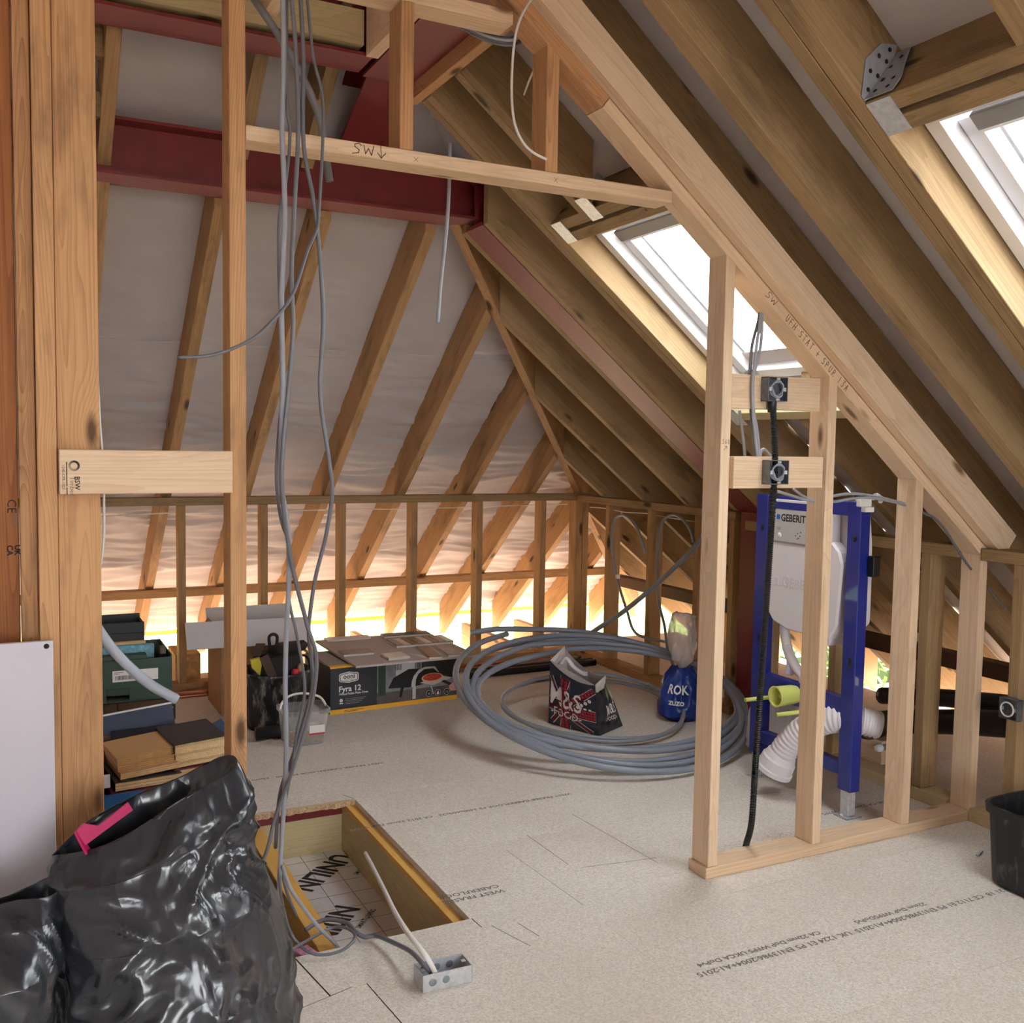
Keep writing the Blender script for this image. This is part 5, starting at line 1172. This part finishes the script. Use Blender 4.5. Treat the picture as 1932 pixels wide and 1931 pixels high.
BAGD = plain('dark_bag_film', lin(36, 38, 44), .3); BAGW = plain('white_bag_lining', lin(206, 198, 196), .4); BRED = plain('red_berry_print', lin(176, 34, 58), .35, var=.3, vscale=90); BDR = plain('dark_red_print', lin(92, 18, 34), .35); BWH = plain('white_bag_print', lin(222, 216, 214), .4); BNV = plain('navy_berry_print', lin(40, 46, 62), .35, var=.4, vscale=120)
fL = bil(BL, BF, TF, TL, .018, 2.0, .03); fR = bil(BF, BR, TR, TF, .015, 6.0, .01); fB = bil(BR, BK, TK, TR, .015, 8.0, .03); fS = bil(BK, BL, TL, TK, .015, 4.0, 0)
sheet('printed_panel', fL, BNV, sb); sheet('gusset', fR, BAGD, sb); sheet('printed_panel', fB, BAGW, sb); sheet('gusset', fS, BAGW, sb)
sheet('lining', bil(BF+V((.012, .02, .02)), BL+V((.015, -.005, .02)), TL+V((.006, -.004, -.001)), TF+V((.004, .008, -.001)), .01, 1), BAGW, sb)
for nm, P in (('turned_rim', [TL, TK]), ('turned_rim', [TF, TR])):
    a_, b_ = P; sheet(nm, bil(a_+V((.008, 0, -.05)), b_+V((.0, 0, -.06)), b_+V((0, 0, .012)), a_+V((.004, 0, .004)), .012, 3), BAGW, sb, 12)
tube('handle', [TL+V((.03, -.06, -.01)), TL+V((.06, -.06, .02)), (2.56, 4.33, .315), (2.62, 4.35, .275), (2.66, 4.36, .265)], .012, BAGW, sb, sides=8, flat=.35)
def strip(x0, y0, x1, y1, w):
    d = V((x1-x0, y1-y0)).normalized(); nx, ny = -d.y*w/2, d.x*w/2
    return [(x0+nx, y0+ny), (x0-nx, y0-ny), (x1-nx, y1-ny), (x1+nx, y1+ny)]
FW_ = lambda g: [strip(.36, .0, .36, .93, .20+g), strip(.02, .36, .98, .36, .19+g), strip(.40, .42, .97, .88, .11+g), strip(.42, .28, .90, .02, .07+g), strip(.28, .28, .08, .06, .07+g), strip(.28, .46, .05, .80, .06+g)]
shapes('flag_white', fL, FW_(.022), BWH, sb, .0012)
shapes('flag_red', fL, FW_(0), BDR, sb, .0020)
bl = []
for k in range(9):
    for j in range(3): bl.append(ell(.54+.052*k, .31+.055*j, .023, .024, 10))
for k in range(9):
    for j in range(2): bl.append(ell(.44+.062*k-.02*j, .46+.048*k+.045*j, .024, .024, 10))
for k in range(14):
    for j in range(2): bl.append(ell(.31+.09*j, .03+.064*k, .034, .030, 10))
shapes('berry_print', fL, bl, BRED, sb, .0028)
shapes('white_berries', fL, [ell(.64+.08*k, .47+.07*k*.9, .036, .036, 12) for k in range(4)]+[ell(.70+.09*k, .475, .032, .018, 12) for k in range(3)], BWH, sb, .0034)
warp_text('M&S', .52, .03, .36, fL, .0050, BWH, sb, .002, .72); warp_text('-FOOD-', .19, .06, .19, fL, .0050, BWH, sb, .002, 1.0)
warp_text('M&S', .30, .36, .34, fR, .0030, BWH, sb, .004, .95); warp_text('-FOOD-', .115, .36, .215, fR, .0030, BWH, sb, .002, 1.1)

# ---- salt sack, white sack, polythene
SALT = plain('blue_polythene_print', lin(24, 56, 136), .28, var=.25, vscale=7)
sa = empty('blue_sack', (3.26, 4.36, 0), 'blue plastic sack with white lettering inside the far side of the coil', 'sack')
lumpy('sack', (0, 0, 0), [(0, 3.19, 4.27, .09, .09, .002), (.1, 3.19, 4.27, .12, .115, .025), (.45, 3.195, 4.275, .115, .11, .12), (.75, 3.20, 4.28, .075, .07, .215), (1, 3.205, 4.285, .035, .035, .27)], SALT, 4.4, .020, 7., 56, 36, inner=[(.5, .01)], parent=sa)
def on_sack(az, z, r): return V((3.197+r*math.cos(az), 4.275+r*math.sin(az), z))
for s, z, size, rr_ in (('ROK', .150, .062, .126), ('ZUZO', .095, .030, .136)):
    t = lettering(s, size, Matrix.Identity(4), PW, sa, 'CENTER', bold=.0015); t.matrix_basis = WM[sa.name].inverted()
    for v in t.data.vertices:
        az = math.radians(222)+v.co.x/rr_
        zz = z+v.co.y; tt = max(0, (zz-.13)/.09); v.co = on_sack(az, zz, rr_*(1-.34*min(1, tt)))
ws = tag(lumpy('white_sack', (0, 0, 0), [(0, 3.215, 3.57, .075, .11, .002), (.1, 3.215, 3.57, .105, .145, .03), (.45, 3.215, 3.57, .105, .145, .15), (.75, 3.22, 3.58, .085, .11, .25), (.92, 3.225, 3.59, .05, .06, .305), (1, 3.23, 3.60, .012, .015, .32)], plain('white_woven_sack', lin(206, 200, 196), .6, bump=.1, bscale=120), 7.7, .016, 6., 48, 32), 'bulging white sack between the coil and the toilet frame', 'sack')
tag(lumpy('polythene_bag', (0, 0, 0), [(0, 3.215, 4.30, .02, .02, .262), (.15, 3.22, 4.305, .03, .028, .29), (.35, 3.22, 4.31, .048, .04, .35), (.7, 3.215, 4.31, .055, .045, .46), (.9, 3.21, 4.31, .04, .035, .53), (1, 3.21, 4.31, .012, .012, .555)], MILKY, 2.2, .028, 7., 36, 30, inner=[(.4, .005)]), 'crumpled milky polythene bag tied on the far side of the coil', 'plastic bag')
tag(lumpy('small_plastic_bag', (0, 0, 0), [(0, 2.33, 5.08, .05, .03, .002), (.3, 2.33, 5.09, .075, .05, .012), (.7, 2.34, 5.10, .055, .04, .035), (1, 2.35, 5.11, .02, .02, .045)], clear_mat('clear_film', (.95, .92, .9, 1), .25, .08), 5.5, .012, 12., 30, 16), 'small crumpled clear plastic bag beside the carton', 'plastic bag')

# ---- toilet installation frame
BLUE = plain('blue_powder_coat', lin(26, 42, 132), .3, spec=.5, coat=.3); CIS = plain('white_cistern_plastic', lin(224, 218, 222), .45); LIME = plain('lime_protective_plastic', lin(214, 220, 120), .4); SILV = plain('silver_sticker', lin(198, 198, 202), .35, .3)
wc = empty('toilet_frame', (2.94, 3.1, 0), 'blue steel toilet frame with white concealed cistern behind the partition', 'toilet frame')
def up(y0, y1):
    u = box('upright', (2.915, 2.967), (y0, y1), (.105, 1.243), BLUE, wc, .003)
    return u
uR, uL = up(2.803, 2.872), up(3.328, 3.400)
for u, y0, y1 in ((uR, 2.803, 2.872), (uL, 3.328, 3.400)):
    yc = (y0+y1)/2
    for z, ry, rz in ((1.10, .010, .014), (.62, .008, .022), (.595, .006, .006)):
        lathe('slot', [(0, 0), (.9, 0), (1, .001), (0, .0012)], axes((2.9148, yc-.008, z), (0, -1, 0), (0, 0, 1)) @ Matrix.Diagonal((ry, rz, 1, 1)), INK, u, n=16)
    box('leg', (2.922, 2.960), (yc-.022, yc+.022), (.006, .13), GALV, wc, .002); box('foot_plate', (2.900, 2.985), (yc-.035, yc+.035), (.0005, .006), GALV, wc, .001)
    lathe('bolt', [(0, .008), (.007, .008), (.008, 0), (0, 0)], Matrix.Translation((2.908, yc+.0, .006)), GALV, wc, n=8)
box('cross_bar', (2.918, 2.962), (2.872, 3.328), (1.185, 1.240), BLUE, wc, .002); box('cross_bar', (2.917, 2.962), (2.872, 3.328), (.372, .468), BLUE, wc, .003); box('cross_bar', (2.918, 2.955), (2.872, 3.328), (.160, .214), BLUE, wc, .003)
MC = lambda y, z, x=2.93: axes((x, y, z), (0, -1, 0), (0, 0, 1))     # local x towards the viewer's right, z towards -X
prism('cistern', [(0, .02), (.02, 0), (.47, 0), (.49, .02), (.49, .20), (.485, .34), (.47, .45), (.46, .47), (.03, .47), (.02, .45), (.02, .30), (0, .26)], .05, MC(3.322, .745, 3.02), CIS, wc, .006)
prism('cistern_front', [(0, .0), (.03, -.035), (.12, -.06), (.36, -.06), (.40, 0), (.42, .25), (.40, .30), (.36, .335), (.015, .335), (0, .30)], .055, MC(3.310, .742, 2.971), CIS, wc, .008)
prism('cistern_outlet', [(0, 0), (.10, 0), (.12, .06), (-.02, .06)], .10, MC(3.06, .655, 3.03), CIS, wc, .006)
lb = prism('sticker', [(0, 0), (.335, 0), (.335, .165), (0, .165)], .0012, MC(3.295, 1.052, 2.9145), SILV, wc)
prism('cistern_upper', [(0, 0), (.35, 0), (.35, .185), (0, .185)], .05, MC(3.302, 1.045, 2.966), CIS, wc, .004)
prism('sticker_band', [(0, .135), (.335, .135), (.335, .165), (0, .165)], .0004, MC(3.295, 1.052, 2.9132), BLUE, lb); prism('sticker_edge', [(0, -.008), (.335, -.008), (.335, .0), (0, .0)], .001, MC(3.295, 1.052, 2.914), plain('grey_strip', lin(130, 130, 134), .4), lb)
prism('logo_square', [(0, 0), (.020, 0), (.020, .021), (0, .021)], .0004, MC(3.268, 1.143, 2.9131), plain('brand_blue', lin(30, 100, 180), .5), lb)
lettering('GEBERIT', .042, MC(3.242, 1.138, 2.9128), INK, lb, bold=.0012, sx=.92)
lettering('1pt', .02, MC(3.268, 1.10, 2.9128), plain('sticker_grey_print', lin(90, 96, 120), .6), lb); lathe('round_mark', [(0, 0), (.013, 0), (.013, .0004), (0, .0004)], MC(3.248, 1.075, 2.9131), WHITEP, lb, n=18)
for k, (dy, dz) in enumerate(((.0, 0), (.012, .01), (.02, -.008), (.03, .016), (.026, .0), (.012, -.012))): prism('diagram_mark', [(0, 0), (.006, 0), (.006, .004), (0, .004)], .0004, MC(3.155-dy, 1.08+dz, 2.9131), INK, lb)
lettering('GEBERIT', .06, MC(3.225, .862, 2.9155), plain('embossed_plastic', lin(214, 208, 212), .35), wc, bold=.002, ext=.0015)
prism('embossed_square', [(0, 0), (.03, 0), (.03, .034), (0, .034)], .002, MC(3.275, .866, 2.9157), CIS, wc, .001)
box('black_clip', (2.955, 2.99), (2.768, 2.802), (.955, 1.035), BLACKP, wc, .003); box('black_clip', (2.935, 2.95), (2.8735, 2.892), (.945, 1.03), BLACKP, wc, .002)
tube('flush_pipe', [(2.985, 3.27, .72), (2.985, 3.275, .66), (2.98, 3.245, .58), (2.975, 3.19, .52), (2.965, 3.13, .485), (2.955, 3.12, .44)], .021, CIS, wc, sides=14); tube('flush_pipe_branch', [(2.982, 3.25, .60), (2.98, 3.225, .53), (2.98, 3.235, .48)], .019, CIS, wc, sides=12)
MLx = axes((2.905, 3.118, .425), (0, 1, 0), (0, 0, 1)) @ Matrix.Rotation(math.pi, 4, 'Y') if False else axes((2.912, 3.118, .425), (0, -1, 0), (0, 0, 1))
cap = lathe('protective_cap', [(.036, 0), (.040, .02), (.042, .105), (.044, .108), (.038, .110), (.034, .10), (.033, .03), (.0, .028)], MLx, LIME, wc, n=28)
lathe('cap_core', [(.012, .028), (.012, .075), (.006, .085), (0, .086)], MLx, LIME, cap, n=14)
for y, z in ((3.232, .388), (3.045, .372)): tube('bolt_sleeve', [(2.915, y, z), (2.83, y, z+.001), (2.745, y, z+.002)], .0085, LIME, wc, sides=12, sub=2, hollow=True)
pc = empty('pan_connector', (2.9, 3.05, .1), 'white corrugated pan connector bending down in front of the toilet frame', 'pipe connector')
PCP = [(3.06, 2.80, .36), (2.99, 2.85, .375), (2.935, 2.93, .365), (2.90, 3.02, .315), (2.872, 3.085, .245), (2.855, 3.125, .175)]
ribbed('corrugated_hose', PCP, .056, .006, .018, CIS, pc, 24)
dv = V((-.22, .34, -.91)).normalized(); Mq = dv.to_track_quat('Z', 'Y').to_matrix().to_4x4(); Mq.translation = V(PCP[-1])-dv*.01
lathe('collar', [(.050, 0), (.060, .004), (.066, .025), (.072, .032), (.074, .070), (.079, .075), (.079, .092), (.073, .092), (.068, .05), (.050, .03)], Mq, CIS, pc, n=32, smooth=False)
sp_ = empty('soil_pipe', (3.3, 3.0, .3), 'black plastic soil pipe behind the studs next to the toilet frame', 'pipe')
tube('pipe', [(3.05, 2.815, .36), (3.16, 2.96, .31), (3.30, 3.08, .25), (3.47, 3.13, .24), (3.53, 3.0, .27), (3.535, 2.75, .33), (3.54, 2.4, .40), (3.545, 1.9, .50)], .053, BPIPE, sp_, sides=20)
tag(tube('black_pipe', [(3.72, 3.4, .27), (3.70, 3.05, .345), (3.70, 2.7, .40), (3.70, 2.3, .45)], .04, BPIPE, sides=16), 'second black pipe behind the soil pipe under the eaves', 'pipe')
bt = empty('pipe_stub_block', (3.45, 3.19, .05), 'pale timber block carrying a capped white pipe stub beside the toilet frame', 'block')
tbox('block', (3.43, 3.53), (3.125, 3.245), (.0525, .16), PINE, bt); tube('pipe_stub', [(3.50, 3.12, .135), (3.44, 3.125, .132), (3.415, 3.13, .13)], .014, PIPE2, bt, sides=12)
lathe('cap', [(0, .03), (.013, .03), (.018, .02), (.018, .004), (.015, 0), (0, 0)], axes((3.43, 3.128, .131), (0, -1, 0), (0, 0, 1)), WHITEP, bt, n=18)

# ---- black bucket at the edge of the picture
b2 = empty('black_bucket', (3.05, 2.09, 0), 'black square shouldered plaster bucket beside the low wall', 'bucket')
bm = bmesh.new()
def sq(r, z, n=48, p=4.5):
    out = []
    for k in range(n):
        a = 2*math.pi*k/n+.35; c, s = math.cos(a), math.sin(a); q = (abs(c)**p+abs(s)**p)**(-1/p)
        rr_ = r*q*(1+(.012 if (k % 8) in (0, 1) else 0)); out.append(bm.verts.new((rr_*c, rr_*s, z)))
    return out
G_ = [sq(.125, .001), sq(.135, .012), sq(.150, .245), sq(.160, .247), sq(.162, .272), sq(.150, .274), sq(.143, .25), sq(.128, .02)]
for A_, B_ in zip(G_, G_[1:]):
    for k in range(48): bm.faces.new((A_[k], A_[(k+1) % 48], B_[(k+1) % 48], B_[k]))
bm.faces.new(G_[0][::-1]); bm.faces.new(G_[-1])
mobj('body', bm, scuff_mat('scuffed_black_plastic', lin(28, 30, 33), lin(120, 120, 120), 14, .56), b2, Matrix.Translation((3.055, 2.07, 0)))
tube('handle', [(2.905, 2.13, .255), (2.92, 2.05, .268), (2.94, 1.98, .262), (2.97, 1.93, .255)], .006, BLACKP, b2, sides=8)

# sawdust and offcuts by the partition
bm = bmesh.new(); random.seed(21)
for k in range(420):
    if k < 300: x, y = random.gauss(2.48, .10), random.gauss(2.735, .045)
    elif k < 380: x, y = random.uniform(.75, 1.5), random.gauss(2.55, .10)
    else: x, y = random.uniform(1.4, 3.2), random.uniform(2.2, 3.6)
    if HX0 < x < HX1+.01 and HY0-.005 < y < HY1: continue
    if 2.598 < y < 2.705 and x > 2.06: y += .11
    s = random.uniform(.002, .007); a = random.uniform(0, 6.3)
    vs_ = bm_box(bm, s, s*.4, .0012, (0, 0, .0008))
    bmesh.ops.rotate(bm, verts=vs_, matrix=Matrix.Rotation(a, 3, 'Z')); bmesh.ops.translate(bm, verts=vs_, vec=(x, y, 0))
tag(mobj('wood_shavings', bm, plain('pale_shavings', lin(226, 204, 174), .9)), 'scattered pale wood shavings on the chipboard by the partition', 'shavings', kind='stuff')
tag(obox('metal_offcut', (3.10, 2.36, .005), .05, .012, .008, .4, GALV, bv=.002), 'small shiny metal offcut by the black bucket', 'offcut')

# ================================================================ OUTSIDE
LAWN = plain('lawn', lin(120, 150, 70), .9, var=.3, vscale=2)
PAVE = plain('pale_paving', lin(190, 168, 148), .85, var=.06, vscale=3)
gr = box('ground', (-40, 60), (-40, 70), (-3.0, -2.9), PAVE); tag(gr, 'pale paved ground outside, seen below the eaves', kind='structure')
lw = box('lawn', (-30, 60), (15, 30), (-2.9, -2.88), LAWN); tag(lw, 'strip of green lawn beyond the paving', kind='structure')
def hedge(name, x0, x1, y, z0, h, n, seed, label):
    random.seed(seed); bm = bmesh.new()
    for k in range(n):
        c = V((random.uniform(x0, x1), y+random.gauss(0, .35), z0+h*random.random()**.8)); s = random.uniform(.06, .14)
        u = V((random.gauss(0, 1), random.gauss(0, 1), random.gauss(0, 1))).normalized(); w = u.orthogonal().normalized()
        bm.faces.new([bm.verts.new(c+u*s), bm.verts.new(c+w*s*.5), bm.verts.new(c-u*s), bm.verts.new(c-w*s*.5)])
    e = empty(name, ((x0+x1)/2, y, z0), label, 'hedge')
    f_ = mobj('foliage', bm, plain(name+'_leaves', lin(120, 158, 62), .7, var=.45, vscale=3), e); f_['kind'] = 'stuff'
    box('stems', (x0, x1), (y-.3, y+.3), (z0, z0+h*.7), plain(name+'_stems', lin(60, 74, 36), .9), e)
hedge('garden_hedge', -4, 22, 13.5, -2.88, 1.05, 9000, 3, 'sunlit green garden hedge seen under the back eaves')
"""scaffold deck outside the eaves"""
sd = empty('scaffold_deck', (2, 8.6, -.9), 'pale scaffold boards outside the back eaves', 'scaffold')
for k in range(4): tbox('plank', (-3, 8), (8.3+.235*k, 8.3+.235*k+.225), (-1.04, -1.0), GREEN, sd)
tube('guard_rail', [(-3, 9.3, -.35), (2, 9.3, -.35), (8, 9.3, -.35)], .024, GALV, sd, sides=10, sub=2)
